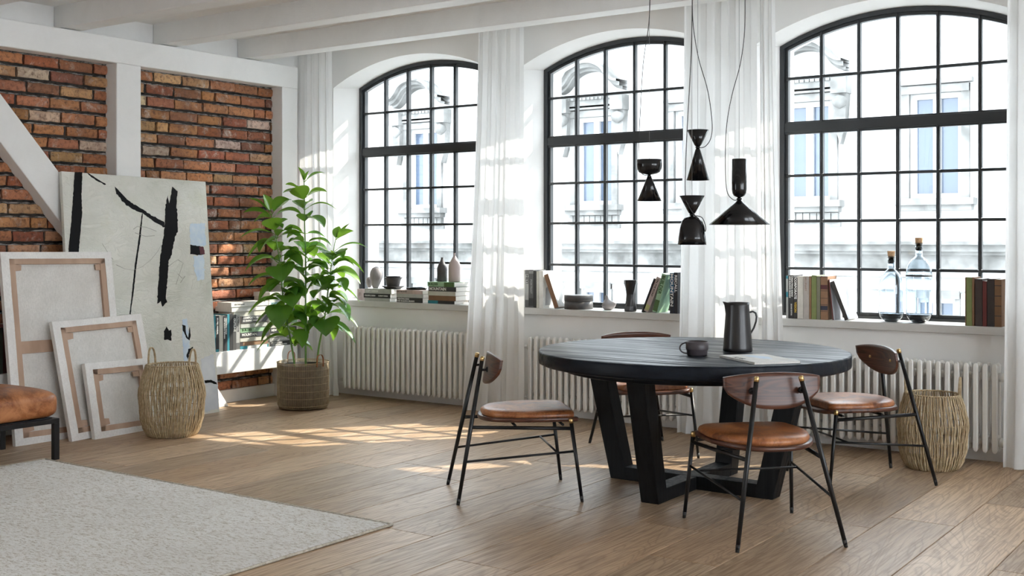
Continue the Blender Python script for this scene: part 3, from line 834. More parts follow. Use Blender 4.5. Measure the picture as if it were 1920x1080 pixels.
pendant(1217.5, 377, d, [('shade', [(0.011,46*k),(.014,44*k),(23*k,0),(22.3*k,0),(.012,42*k)]),
    ('upper_shade', [(0,49*k),(.010,49*k),(14*k,51*k),(20*k,54*k),(23*k,60*k),(24*k,67*k),(24*k,78*k),(23.2*k,78*k),(23.2*k,67*k),(22*k,60*k),(0,54*k)]),
    ('neck', [(0,40*k),(.008,40*k),(.008,43*k),(.013,45*k),(.013,46.5*k),(.008,48*k),(.008,52*k),(0,52*k)])],
    'bowl topped black pendant lamp with a small cone shade, leftmost of the four',
    [(1217,329,0),(1203,325,-.03),(1197,300,-.02),(1200,220,0),(1206,120,0),(1216,50,0),(1219,0,0)], 0, 48*k)
d = 6.55; k = s_(d)
pendant(1308.5, 338, d, [('shade', [(0.008,60*k),(4.5*k,58*k),(5.5*k,55*k),(21.5*k,0),(20.8*k,0),(4*k,55*k)]),
    ('upper_shade', [(0,63*k),(4*k,63*k),(7*k,67*k),(20.5*k,94*k),(19.8*k,94*k),(6*k,68*k),(0,66*k)]),
    ('neck', [(0,56*k),(.007,56*k),(.007,59*k),(.014,60.5*k),(.014,62*k),(.007,63.5*k),(.007,66*k),(0,66*k)])],
    'hourglass black pendant lamp of two cones, highest of the four',
    [(1311,277.5,.0),(1323,274,-.02),(1333,258,-.02),(1335,228,0),(1327,170,0),(1310,110,0),(1300,50,0),(1298,0,0)], 0, 62*k)
d = 6.15; k = s_(d)
pendant(1297.5, 459, d, [('shade', [(.008,53*k),(8*k,53.5*k),(15*k,50*k),(20*k,43*k),(23*k,32*k),(25.5*k,14*k),(26.8*k,0),(26*k,0),(24.5*k,14*k),(22*k,32*k),(18*k,43*k),(10*k,51*k)]),
    ('upper_shade', [(0,57*k),(4*k,57.5*k),(6.5*k,60*k),(23.8*k,92*k),(23*k,92*k),(6*k,61*k),(0,60*k)]),
    ('neck', [(0,51*k),(.008,51*k),(.008,54*k),(.014,55*k),(.014,56.5*k),(.008,58*k),(.008,60*k),(0,60*k)])],
    'bell shaped black pendant lamp under an open cone, lowest of the four',
    [(1300,404,-.02),(1316,408,-.03),(1323,425,-.04),(1322,434,-.06),(1318,420,-.05),(1300,400,-.04),(1288,380,-.04),(1285,362,-.02),(1285,330,0),(1288,250,0),(1296,100,0),(1298,0,0)], 0, 56*k)
d = 6.30; k = s_(d)
pendant(1386, 421, d, [('shade', [(.009,47*k),(4*k,45*k),(8*k,41*k),(56.5*k,0),(55.5*k,-.3*k),(7*k,39.5*k)]),
    ('upper_shade', [(0,51*k),(5*k,51*k),(10*k,54*k),(13*k,59*k),(14*k,66*k),(14*k,123*k),(13.2*k,123*k),(13.2*k,66*k),(12*k,59*k),(0,55*k)]),
    ('neck', [(0,42*k),(.009,42*k),(.009,46*k),(.015,47*k),(.015,49*k),(.009,50*k),(.009,53*k),(0,53*k)])],
    'wide cone black pendant lamp below a tall cylinder, rightmost of the four',
    [(1383,375,-.0),(1374,374,-.02),(1363,358,-.02),(1360,310,0),(1362,240,0),(1372,180,0),(1388,120,0),(1396,60,0),(1397,0,0)], 0, 49*k)

# ================================================================== RADIATORS
secm = MB()
def section(mb, x):
    w = .0150
    for (y0, y1) in ((-.172,-.140), (-.085,-.053)):
        ym = (y0+y1)/2
        # vertical column with pointed ends
        hd = (y1-y0)/2; ch = .0045
        oct_ = [(w,-(hd-ch)),(w,hd-ch),(w-ch,hd),(-(w-ch),hd),(-w,hd-ch),(-w,-(hd-ch)),(-(w-ch),-hd),(w-ch,-hd)]
        n = 8; rows = [(.073,.35),(.083,.8),(.097,1),(.586,1),(.598,.8),(.606,.35)]
        vs = []; fs = []
        for z_, f_ in rows:
            for k in range(n):
                ox, oy = oct_[k]; vs.append((x + ox*f_, ym + oy*(.5+.5*f_), z_))
        for i in range(len(rows)-1):
            for k in range(n): k2 = (k+1) % n; fs.append((i*n+k, i*n+k2, (i+1)*n+k2, (i+1)*n+k))
        fs += [tuple(range(n-1,-1,-1)), tuple((len(rows)-1)*n+k for k in range(n))]
        mb.smooth = False; mb.add(vs, fs)
    mb.smooth = False
    for zc, hh in ((.545,.045), (.130,.045)):
        mb.box(x-.010, x+.010, -.145, -.075, zc-hh, zc+hh)
    for zc in (.525, .135):
        mb.tube([(x-.0274, -.112, zc), (x-.012, -.112, zc), (x+.012, -.112, zc), (x+.0274, -.112, zc)], [.018,.026,.026,.018], 14)
section(secm, 0)
sec0 = secm.build('radiator_section', M['rad'], bevel=0)
me_sec = sec0.data; bpy.data.objects.remove(sec0)
for xs_, lb in ((.545, 'white column radiator beside the plant under the left window'), (2.475, 'white column radiator behind the table under the middle window'), (4.520, 'white column radiator behind the wicker basket under the right window')):
    r = empty('radiator', (xs_, 0, 0), 0, lb, 'radiator', 'white column radiators under the windows')
    for i in range(25):
        o = bpy.data.objects.new('section', me_sec); col.objects.link(o); o.parent = r; o.location = (i*.0548, 0, 0)
    for sx, x_ in ((1, 24*.0548), (-1, 0)):
        for zc in (.525, .135):
            if sx == -1 and zc > .3 and xs_ < 1: continue
            m = MB(); m.tube([(x_+sx*.02,-.112,zc),(x_+sx*.035,-.112,zc),(x_+sx*.05,-.112,zc)], [.026,.030,.022], 16)
            m.tube([(x_+sx*.05,-.112,zc),(x_+sx*.115,-.112,zc)], .009, 10); m.tube([(x_+sx*.107,-.112,zc),(x_+sx*.107,-.018,zc)], .009, 10); m.build('pipe', M['rad'], r)
    for i in (4, 20):
        m = MB(); m.box(i*.0548+.0185, i*.0548+.0365, -.09, -.001, .48, .50); m.build('bracket', M['rad'], r)

# ================================================================== CURTAINS
def curtain(xa0, xb0, xa1, xb1, y0, folds, label, seed, ztop=3.012, wave=.015, mids=None, flip=0):
    """xa0..xb0 at the floor, xa1..xb1 at the top"""
    rr = random.Random(seed); m = MB(); m.smooth = True
    nu, nv = folds*14, 60
    ph = [rr.uniform(-.5,.5) for _ in range(folds+2)]; am = [rr.uniform(.55,1.25) for _ in range(folds+2)]
    def fn(u, v):
        xa = xa1 + (xa0-xa1)*(1-v)**1.5; xb = xb1 + (xb0-xb1)*(1-v)**1.5
        uu = u + .012*math.sin(7*v+seed)*math.sin(math.pi*u)
        q = uu*folds; i = int(min(q, folds-1e-6)); A = am[i]*(1-(q-i)) + am[i+1]*(q-i)
        w = wave*(.55+.45*(1-v))*A
        y = y0 + w*math.sin(2*math.pi*q + ph[i]*(1-(q-i)) + ph[i+1]*(q-i)) + .012*noise.noise(Vector((u*6, v*3, seed)))*(1-v)
        x = xa + (xb-xa)*uu + .010*math.sin(4*math.pi*q + 1)*A
        z = .012 + (ztop-.012)*v
        if v < .03: y += .012*math.sin(u*40)
        return (x, y, z)
    m.grid(fn, nu, nv)
    # the hem turned over at the foot
    o = m.build('curtain', M['sheer'], None, fix=False)
    return tag(o, label, 'curtain', 'sheer white curtains between the windows')
curtain(.035, .53, .030, .455, -.235, 5, 'narrow sheer white curtain in the corner beside the brick wall', 1)
curtain(1.87, 2.46, 2.03, 2.46, -.235, 5, 'sheer white curtain between the left and the middle window', 2)
curtain(3.76, 4.37, 3.815, 4.35, -.245, 5, 'sheer white curtain hanging behind the pendant lamps', 3)
curtain(4.385, 4.56, 4.365, 4.475, -.235, 2, 'narrow light curtain panel left of the corporate books', 5, wave=.018)
curtain(5.895, 6.62, 5.92, 6.58, -.245, 7, 'sheer white curtain at the right edge of the photo', 4)

# ================================================================== RUG, STOOL
r = empty('rug', (1.045, -3.33, 0), 0, 'large off white woven rug with tan flecks', 'rug')
m = MB(); nx, ny = 170, 150
RX, RY = 2.80, 4.2
def rf(u, v):
    x = RX*u; y = -RY*v; e = min(u*RX, (1-u)*RX, v*RY, (1-v)*RY)
    z = .014*min(1, (e/.02))**.5 + .0016*noise.noise(Vector((x*30, y*30, 0)))*(1 if e > .0 else 0)
    jx = .004*noise.noise(Vector((y*20, 1, 2))) if u in (0,1) else 0
    jy = .006*noise.noise(Vector((x*3, 5, 2)))
    return (x+jx, y+jy*(1-v) , max(z, .0008))
m.smooth = True; m.grid(rf, nx, ny); m.build('field', M['rug'], r, fix=False)
m = MB()
def br(a, b, n=80):
    a, b = Vector(a), Vector(b); return [a.lerp(b, i/n) + Vector((0,0,.0007*math.sin(i*2.1))) for i in range(n+1)]
m.tube(br((RX,-.0,.0075), (RX,-RY,.0075)), .0065, 8); m.tube(br((0,0,.0072), (RX,0,.0072)), .0062, 8); m.tube(br((0,0,.0072), (0,-RY,.0072)), .0062, 8); m.build('binding', M['rug_edge'], r)

s = empty('footstool', (1.078, -3.256, 0), 0, 'low brown leather footstool on a black square tube frame', 'stool')
LX, LY = .62, .62
m = MB(); m.box(-LX, 0, -LY, -.0, .224, .254); m.box(-LX+.03, -.03, -LY+.03, -.03, .22, .26)
m.build('frame_rail', M['black'], s, bevel=.003)
for x_, y_ in ((0,0),(-LX+.035,0),(0,-LY+.035),(-LX+.035,-LY+.035)):
    m = MB(); m.box(x_-.035, x_, y_-.035, y_, 0.0 if (x_ == 0 and y_ == 0) or x_ < 0 else .016, .225); m.build('leg', M['black'], s, bevel=.002)
m = MB(); m.smooth = True
def cush(u, v):
    a = 2*math.pi*u; n_ = 8.0
    b = -math.pi/2 + math.pi*v
    ce = abs(math.cos(a))**(2/n_)*math.copysign(1, math.cos(a)); se = abs(math.sin(a))**(2/n_)*math.copysign(1, math.sin(a))
    cb = abs(math.cos(b))**(.34); sb = abs(math.sin(b))**(.52)*math.copysign(1, math.sin(b))
    x = -LX/2 + (LX/2+.015)*ce*cb; y = -LY/2 + (LY/2+.015)*se*cb
    z = .342 + .090*sb + (.022*(1-(ce*cb)**2)*(1-(se*cb)**2) if sb > 0 else 0)
    z += .003*noise.noise(Vector((x*9, y*9, 0)))
    return (x, y, z)
m.grid(cush, 72, 28); m.build('cushion', M['leather'], s, fix=True, weld=True)
# ================================================================== CANVASES AND PAINTING
def frame_axes(bl, tl, br):
    """corner points of the side facing the room -> matrix with local x along the width, y into the thing's back, z up the height"""
    z = (tl-bl).normalized(); x = (br-bl); x = (x - z*x.dot(z)).normalized(); y = z.cross(x)
    m = Matrix((x, y, z)).transposed().to_4x4(); m.translation = bl; return m
def put(o, m):
    o.rotation_mode = 'XYZ'; o.location = m.translation; o.rotation_euler = m.to_euler()
def canvas_back(bl, tl, br, W, H, label, cross, seed, T=.034):
    rr = random.Random(seed)
    r = empty('stretched_canvas', label=label, cat='canvas', group='blank canvases leaning with their backs to the room'); put(r, frame_axes(bl, tl, br))
    # local: x 0..W, y 0 = room side, +y = away, z 0..H
    m = MB(); m.smooth = False; b = .058 + .0*W
    def wob(t, a=.0025): return a*noise.noise(Vector((t*9, seed, 3)))
    # canvas wrapped round the edge: four folded borders
    n = 16
    def strip(P0, P1, Q0, Q1, z0=0.0, z1=-.0025):
        vs = []
        for i in range(n+1):
            t_ = i/n; a = Vector(P0).lerp(Vector(P1), t_); q = Vector(Q0).lerp(Vector(Q1), t_)
            w_ = .004*noise.noise(Vector((t_*7, seed+P0[0]*3, P0[1]*5)))
            vs += [a, (a.x + (q.x-a.x)*(1+w_*12), q.y, a.z + (q.z-a.z)*(1+w_*12))]
        m.add(vs, [(2*i, 2*i+1, 2*i+3, 2*i+2) for i in range(n)])
    strip((0,.0,0),(W,.0,0),(b,-.001,b*.8),(W-b,-.001,b*.8)); strip((0,.0,H),(W,.0,H),(b,-.001,H-b*.8),(W-b,-.001,H-b*.8))
    strip((0,.0,0),(0,.0,H),(b,-.001,b*.8),(b,-.001,H-b*.8)); strip((W,.0,0),(W,.0,H),(W-b,-.001,b*.8),(W-b,-.001,H-b*.8))
    # outer sides and front
    m.add([(0,0,0),(W,0,0),(W,0,H),(0,0,H),(0,T,0),(W,T,0),(W,T,H),(0,T,H)], [(0,1,5,4),(1,2,6,5),(2,3,7,6),(3,0,4,7),(4,5,6,7)])
    m.build('canvas_edge', M['canvas_fold'], r, fix=False)
    m = MB(); m.add([(.02,T-.012,.02),(W-.02,T-.012,.02),(W-.02,T-.012,H-.02),(.02,T-.012,H-.02)], [(0,1,2,3)]); m.build('canvas_cloth', M['canvas_back'], r, fix=False)
    wd = .040; i0 = b*.62; i1 = b+wd
    for nm, bx in (('bottom',(i0,W-i0,i0*.8,i1*.85)), ('top',(i0,W-i0,H-i1*.85,H-i0*.8)), ('left',(i0,i1,i0*.8,H-i0*.8)), ('right',(W-i1,W-i0,i0*.8,H-i0*.8))):
        m = MB(); m.box(bx[0], bx[1], .0008, T-.010, bx[2], bx[3]); m.build('stretcher_bar', M['pine'], r)
    if cross:
        m = MB(); m.box(i1-.004, W-i1+.004, .005, T-.012, H*.5-.042, H*.5+.040); m.build('cross_bar', M['pine'], r)
    for ix, sx in ((i1, 1), (W-i1, -1)):
        for iz, sz in ((i1*.85, 1), (H-i1*.85, -1)):
            m = MB(); q = rr.uniform(.042,.058); w_ = rr.uniform(.036,.046)
            poly = [(ix, iz),(ix+sx*q, iz+sz*.006),(ix+sx*(q-.004), iz+sz*w_),(ix, iz+sz*(w_+.004))]
            if sx*sz < 0: poly = poly[::-1]
            m.prism(poly, .004, .012, 'y'); m.build('corner_key', M['pine'], r)
    return r
Wc = .855
canvas_back(Vector((.462,-3.168,.001)), Vector((.262,-3.155,1.27)), Vector((.462,-2.313,.001)), Wc, 1.285, 'tall blank canvas with a wooden cross bar, largest of the three seen from behind', True, 3)
canvas_back(Vector((.600,-2.845,.001)), Vector((.408,-2.870,.795)), Vector((.560,-2.095,.001)), .755, .818, 'middle sized blank canvas leaning against the tall canvas, corner keys showing', False, 5)
canvas_back(Vector((.655,-2.706,.001)), Vector((.537,-2.706,.505)), Vector((.607,-2.156,.001)), .555, .520, 'smallest blank canvas leaning in front behind the wicker basket', False, 8)

# big painting: local x along width, z up, front face at y=0 looking into the room
pr_ = empty('painting', label='huge abstract painting with black strokes on cream leaning on the brick wall', cat='painting')
pbl, ptl, pbr = Vector((.362,-2.665,.001)), Vector((.158,-2.632,1.834)), Vector((.362,-1.388,.001))
PM = frame_axes(pbl, ptl, pbr); put(pr_, PM); PW, PH = 1.283, 1.845
m = MB(); m.box(0, PW, 0, .032, 0, PH); m.build('canvas', M['paint_ground'], pr_, bevel=.003)
PMI = PM.inverted()
def onp(px, py):
    """pixel -> painting plane (local x,z)"""
    n_ = (PM.to_3x3() @ Vector((0,1,0))); d_ = ray(px, py); t_ = (pbl - CV).dot(n_)/d_.dot(n_); q = PMI @ (CV + d_*t_); return (q.x, q.z)
def stroke(pts, nm, m_, lift=.0012, rough=.004, seed=0, sub=7):
    """closed outline given in photo pixels, roughened and built as a thin layer of paint"""
    P_ = [Vector(onp(*p)) for p in pts]; out = []
    for i in range(len(P_)):
        a, b = P_[i], P_[(i+1) % len(P_)]; k_ = max(1, int((b-a).length/.012))
        for q in range(k_):
            p = a.lerp(b, q/k_); e = rough*noise.noise(Vector((p.x*60, p.y*60, seed)))
            dn = (b-a).normalized(); p = p + Vector((-dn.y, dn.x))*e*2; out.append((p.x, p.y))
    bm = bmesh.new(); vs = [bm.verts.new((x_, -lift, z_)) for x_, z_ in out]; bm.faces.new(vs)
    r_ = bmesh.ops.extrude_face_region(bm, geom=bm.faces[:]); bmesh.ops.translate(bm, verts=[v for v in r_['geom'] if isinstance(v, bmesh.types.BMVert)], vec=(0, lift*.9, 0))
    bmesh.ops.triangulate(bm, faces=bm.faces[:]); bmesh.ops.recalc_face_normals(bm, faces=bm.faces[:])
    me = bpy.data.meshes.new(nm); bm.to_mesh(me); bm.free(); me.materials.append(m_); o = bpy.data.objects.new(nm, me); col.objects.link(o); o.parent = pr_; return o
def z2(x_, y_): return (x_/3, 300 + y_/3)
stroke([z2(420,68),z2(463,68),z2(458,200),z2(462,300),z2(442,520),z2(440,640),z2(375,640),z2(388,470),z2(400,350)], 'black_stroke', M['ink'], rough=.002, seed=1)
stroke([z2(645,150),z2(690,195),z2(730,235),z2(790,270),z2(850,310),z2(925,350),z2(925,380),z2(870,350),z2(800,298),z2(750,280),z2(700,245),z2(655,190)], 'black_stroke', M['ink'], rough=.004, seed=2)
stroke([z2(968,150),z2(985,165),z2(998,175),z2(992,260),z2(998,310),z2(1000,405),z2(985,430),z2(962,540),z2(950,560),z2(940,690),z2(932,770),z2(940,800),z2(925,812),z2(912,825),z2(905,795),z2(885,808),z2(888,720),z2(900,560),z2(925,380),z2(930,270),z2(942,200),z2(952,245),z2(962,190)], 'black_stroke', M['ink'], rough=.004, seed=3)
stroke([z2(798,300),z2(803,300),z2(790,440),z2(768,590),z2(752,740),z2(734,868),z2(729,868),z2(742,745),z2(758,590),z2(780,440)], 'black_stroke', M['ink'], rough=.0015, seed=4)
stroke([z2(485,68),z2(520,88),z2(560,115),z2(597,138),z2(590,142),z2(555,122),z2(515,98)], 'black_stroke', M['ink'], rough=.003, seed=5)
stroke([z2(1068,360),z2(1150,355),z2(1160,480),z2(1090,490),z2(1068,470)], 'blue_patch', M['paint_blue'], lift=.0006, rough=.008, seed=6)
stroke([z2(1088,540),z2(1148,535),z2(1150,670),z2(1110,680),z2(1095,620)], 'blue_patch', M['paint_blue'], lift=.0006, rough=.008, seed=7)
stroke([z2(1070,475),z2(1100,482),z2(1145,490),z2(1150,530),z2(1110,535),z2(1072,530)], 'black_stroke', M['ink'], rough=.004, seed=8)
stroke([z2(1120,485),z2(1145,490),z2(1152,530),z2(1125,530)], 'red_edge', M['ink_red'], lift=.0016, rough=.003, seed=9)
stroke([z2(938,935),z2(950,960),z2(963,955),z2(964,1015),z2(945,1010),z2(922,1012),z2(924,965)], 'black_stroke', M['ink'], rough=.005, seed=10)
stroke([z2(1024,900),z2(1050,890),z2(1062,960),z2(1070,1100),z2(1035,1150),z2(1026,1000)], 'blue_patch', M['paint_blue'], lift=.0006, rough=.006, seed=11)
stroke([z2(1024,925),z2(1042,932),z2(1046,975),z2(1058,1000),z2(1066,940),z2(1072,985),z2(1066,1015),z2(1050,1005),z2(1028,960)], 'black_stroke', M['ink'], rough=.003, seed=12)
stroke([z2(1130,1120),z2(1200,1090),z2(1206,1160),z2(1225,1260),z2(1228,1400),z2(1150,1420),z2(1140,1290)], 'grey_patch', M['paint_grey'], lift=.0005, rough=.008, seed=13)
stroke([z2(1150,1240),z2(1185,1236),z2(1218,1250),z2(1220,1262),z2(1180,1252),z2(1152,1254)], 'black_stroke', M['ink'], rough=.003, seed=14)
stroke([(349,668),(353,655),(362,650),(361,658),(355,662),(352,674)], 'black_stroke', M['ink'], rough=.003, seed=15)
def line_(pts, w=.0022):
    P_ = [Vector(onp(*z2(*p))) for p in pts]; m_ = MB(); m_.tube([(p.x, -.0006, p.y) for p in P_], w*.6, 5); m_.build('thin_line', M['paint_line'], pr_)
line_([(655,590),(700,612),(750,620),(800,600),(850,560),(890,510),(905,480)]); line_([(575,470),(600,510),(635,560)]); line_([(945,600),(985,570),(1000,560)]); line_([(1000,560),(1030,580),(1010,640),(990,700)])
line_([(1000,640),(1025,665),(1040,655),(1015,690)], .003); line_([(750,390),(770,375),(820,378),(880,400)], .003); line_([(760,410),(820,430),(870,425)], .003)

# ================================================================== WICKER BASKETS
def wicker(bx, by, rz, sc_, label):
    r = empty('wicker_basket', (bx, by, 0), rz, label, 'basket', 'barrel shaped wicker baskets')
    Hh = .49
    key = [(0,.158),(.02,.172),(.06,.190),(.13,.208),(.185,.211),(.23,.214),(.275,.220),(.32,.217),(.36,.206),(.41,.196),(.45,.182),(.485,.172)]
    def rad(z):
        for (a, ra), (b, rb) in zip(key, key[1:]):
            if z <= b: q = (z-a)/(b-a); q = q*q*(3-2*q); return ra + (rb-ra)*q
        return key[-1][1]
    n = 62; m = MB(); rr = random.Random(4)
    for i in range(n):
        for lay in (0, 1):
            a0 = 2*math.pi*(i + .5*lay)/n; ph = rr.uniform(-.25,.25); pts = []
            for j in range(29):
                z = Hh*j/28*.985 + .004; a = a0 + (.020*math.sin(z/.098*math.pi + (math.pi if (i+lay) % 2 else 0) + ph))*math.sin(math.pi*j/28)**.5
                q = rad(z) + (.004 if lay else -.003) + rr.uniform(-.0012,.0012)
                pts.append(((q)*math.cos(a), q*math.sin(a), z))
            m.tube(pts, .0036 if lay else .0036, 6)
    m.X = Matrix.Scale(sc_, 4); mm = MB(); mm.v = [tuple(Vector(v)*sc_) for v in m.v]; mm.f, mm.m, mm.sm, mm.c = m.f, m.m, m.sm, m.c
    mm.build('weave', M['wicker'], r, fix=False)
    def rope(nm, z, q, th, tw=60):
        m_ = MB()
        for s2 in (0, math.pi):
            pts = [((q+th*.55*math.cos(tw*a/2+s2))*math.cos(a)*sc_, (q+th*.55*math.cos(tw*a/2+s2))*math.sin(a)*sc_, (z+th*.55*math.sin(tw*a/2+s2))*sc_) for a in [2*math.pi*k/240 for k in range(241)]]
            m_.tube(pts, th*.62*sc_, 5)
        m_.build(nm, M['wicker'], r, fix=False)
    rope('rim', .487, .170, .006); rope('foot_ring', .008, .160, .006)
    for zz in (.10, .19, .30, .39): rope('binding', zz, rad(zz)-.001, .0028)
    m_ = MB(); m_.lathe([(0,.012*sc_),(.155*sc_,.012*sc_),(.155*sc_,.02*sc_),(0,.02*sc_)], 32); m_.build('base', M['wicker'], r)
    for sg in (-1, 1):
        m_ = MB()
        for off in (-.004, .004):
            pts = []
            for k in range(17):
                a = math.pi*k/16; pts.append((sg*(.166+off+.006*math.sin(a))*sc_, (.038*math.cos(a))*sc_, (.455 + (.145)*math.sin(a)**.6 if 0 < k < 16 else .44)*sc_))
            m_.tube(pts, .0042*sc_, 7)
        m_.build('handle', M['wicker'], r)
    return r
ra = math.atan2(RV.y, RV.x)
wicker(.925, -2.285, ra - .35, 1.0, 'barrel shaped wicker basket on the floor in front of the small canvas')
wicker(5.545, -.425, ra - .30, .90, 'barrel shaped wicker basket beside the right radiator behind a chair')

# ================================================================== POTTED PLANT
px_, py_ = .7426, -.8505
pl = empty('potted_plant', (px_, py_, 0), 0, 'tall leafy green plant with three stems in a cane basket pot', 'plant')
m = MB(); Rr = .205
nrod = 132
for i in range(nrod):
    a = 2*math.pi*i/nrod; c_, s_2 = math.cos(a), math.sin(a)
    pts = [((Rr-.045)*c_, (Rr-.045)*s_2, .006), ((Rr-.016)*c_, (Rr-.016)*s_2, .012), ((Rr-.003)*c_, (Rr-.003)*s_2, .035), (Rr*c_, Rr*s_2, .075), (Rr*c_, Rr*s_2, .372)]
    m.tube(pts, .0019, 5)
m.build('cane_rods', M['cane'], pl, fix=False)
for z in (.372, .362, .318, .262, .206, .150, .094, .034, .010):
    m = MB(); q = Rr + .002 if z > .05 else (Rr-.002 if z > .02 else Rr-.040); th = .0032 if z > .37 or z < .02 else .0016
    m.tube([(q*math.cos(2*math.pi*k/72), q*math.sin(2*math.pi*k/72), z) for k in range(73)], th, 6, caps=False); m.build('cane_hoop', M['cane'], pl, fix=False)
m = MB(); m.lathe([(0,.008),(.145,.010),(.176,.03),(.184,.06),(.188,.350),(.180,.352),(.176,.30),(0,.30)], 48); m.build('planter', M['liner'], pl)
m = MB(); m.smooth = True
m.grid(lambda u, v: (.177*v*math.cos(2*math.pi*u), .177*v*math.sin(2*math.pi*u), .318+.012*noise.noise(Vector((v*math.cos(2*math.pi*u)*6, v*math.sin(2*math.pi*u)*6, 1)))), 40, 10); m.build('soil', M['soil'], pl, fix=False)
for a in (ra + R(127), ra - R(41)):
    m = MB(); cx_, cy_ = math.cos(a), math.sin(a); tx_, ty_ = -cy_, cx_
    vs = []; fs = []
    for k in range(19):
        q = math.pi*k/18; w_ = .030*math.cos(q); z = .385 + .055*math.sin(q)**.7 if 0 < k < 18 else .345
        for e in (-.007, .007): vs.append(((Rr+.006+e*0)*cx_ + tx_*w_ + cx_*e, (Rr+.006)*cy_ + ty_*w_ + cy_*e, z))
    m.add(vs, [(2*k, 2*k+1, 2*k+3, 2*k+2) for k in range(18)]); o = m.build('handle', M['strap'], pl, fix=False)
    sd = o.modifiers.new('thick', 'SOLIDIFY'); sd.thickness = .003
D0 = (Vector((px_, py_, 0)) - CV).dot(FV)
def local(v): return v - Vector((px_, py_, 0))
stems = {1: [(553,690,.02),(550,668,.02),(543,628,.02),(534,580,.0),(529,540,0),(527,505,-.02),(520,462,-.02),(516,435,-.02),(508,400,-.02)],
         2: [(573,690,0),(573,640,0),(573,560,0),(573,480,0),(571,420,0),(571,372,0),(570,342,0)],
         3: [(593,690,.0),(598,650,.0),(605,615,0),(610,585,0),(615,545,0),(620,505,.0),(624,478,.02),(629,450,.02)]}
S3 = {}
for k_, pts in stems.items():
    P_ = [local(atd(x_, y_, D0 - d_)) for x_, y_, d_ in pts]; P_[0].z = .31
    sm = []
    for i in range(len(P_)-1):
        p0 = P_[max(i-1,0)]; p1 = P_[i]; p2 = P_[i+1]; p3 = P_[min(i+2, len(P_)-1)]
        for q in range(6):
            t_ = q/6; sm.append(.5*((2*p1)+(p2-p0)*t_+(2*p0-5*p1+4*p2-p3)*t_*t_+(3*p1-p0-3*p2+p3)*t_**3))
    sm.append(P_[-1]); S3[k_] = sm
    n_ = len(sm); m = MB(); m.tube(sm, [.0085 - .0055*i/n_ for i in range(n_)], 9); S3[(k_, 'o')] = m.build('stem', M['stem'], pl)
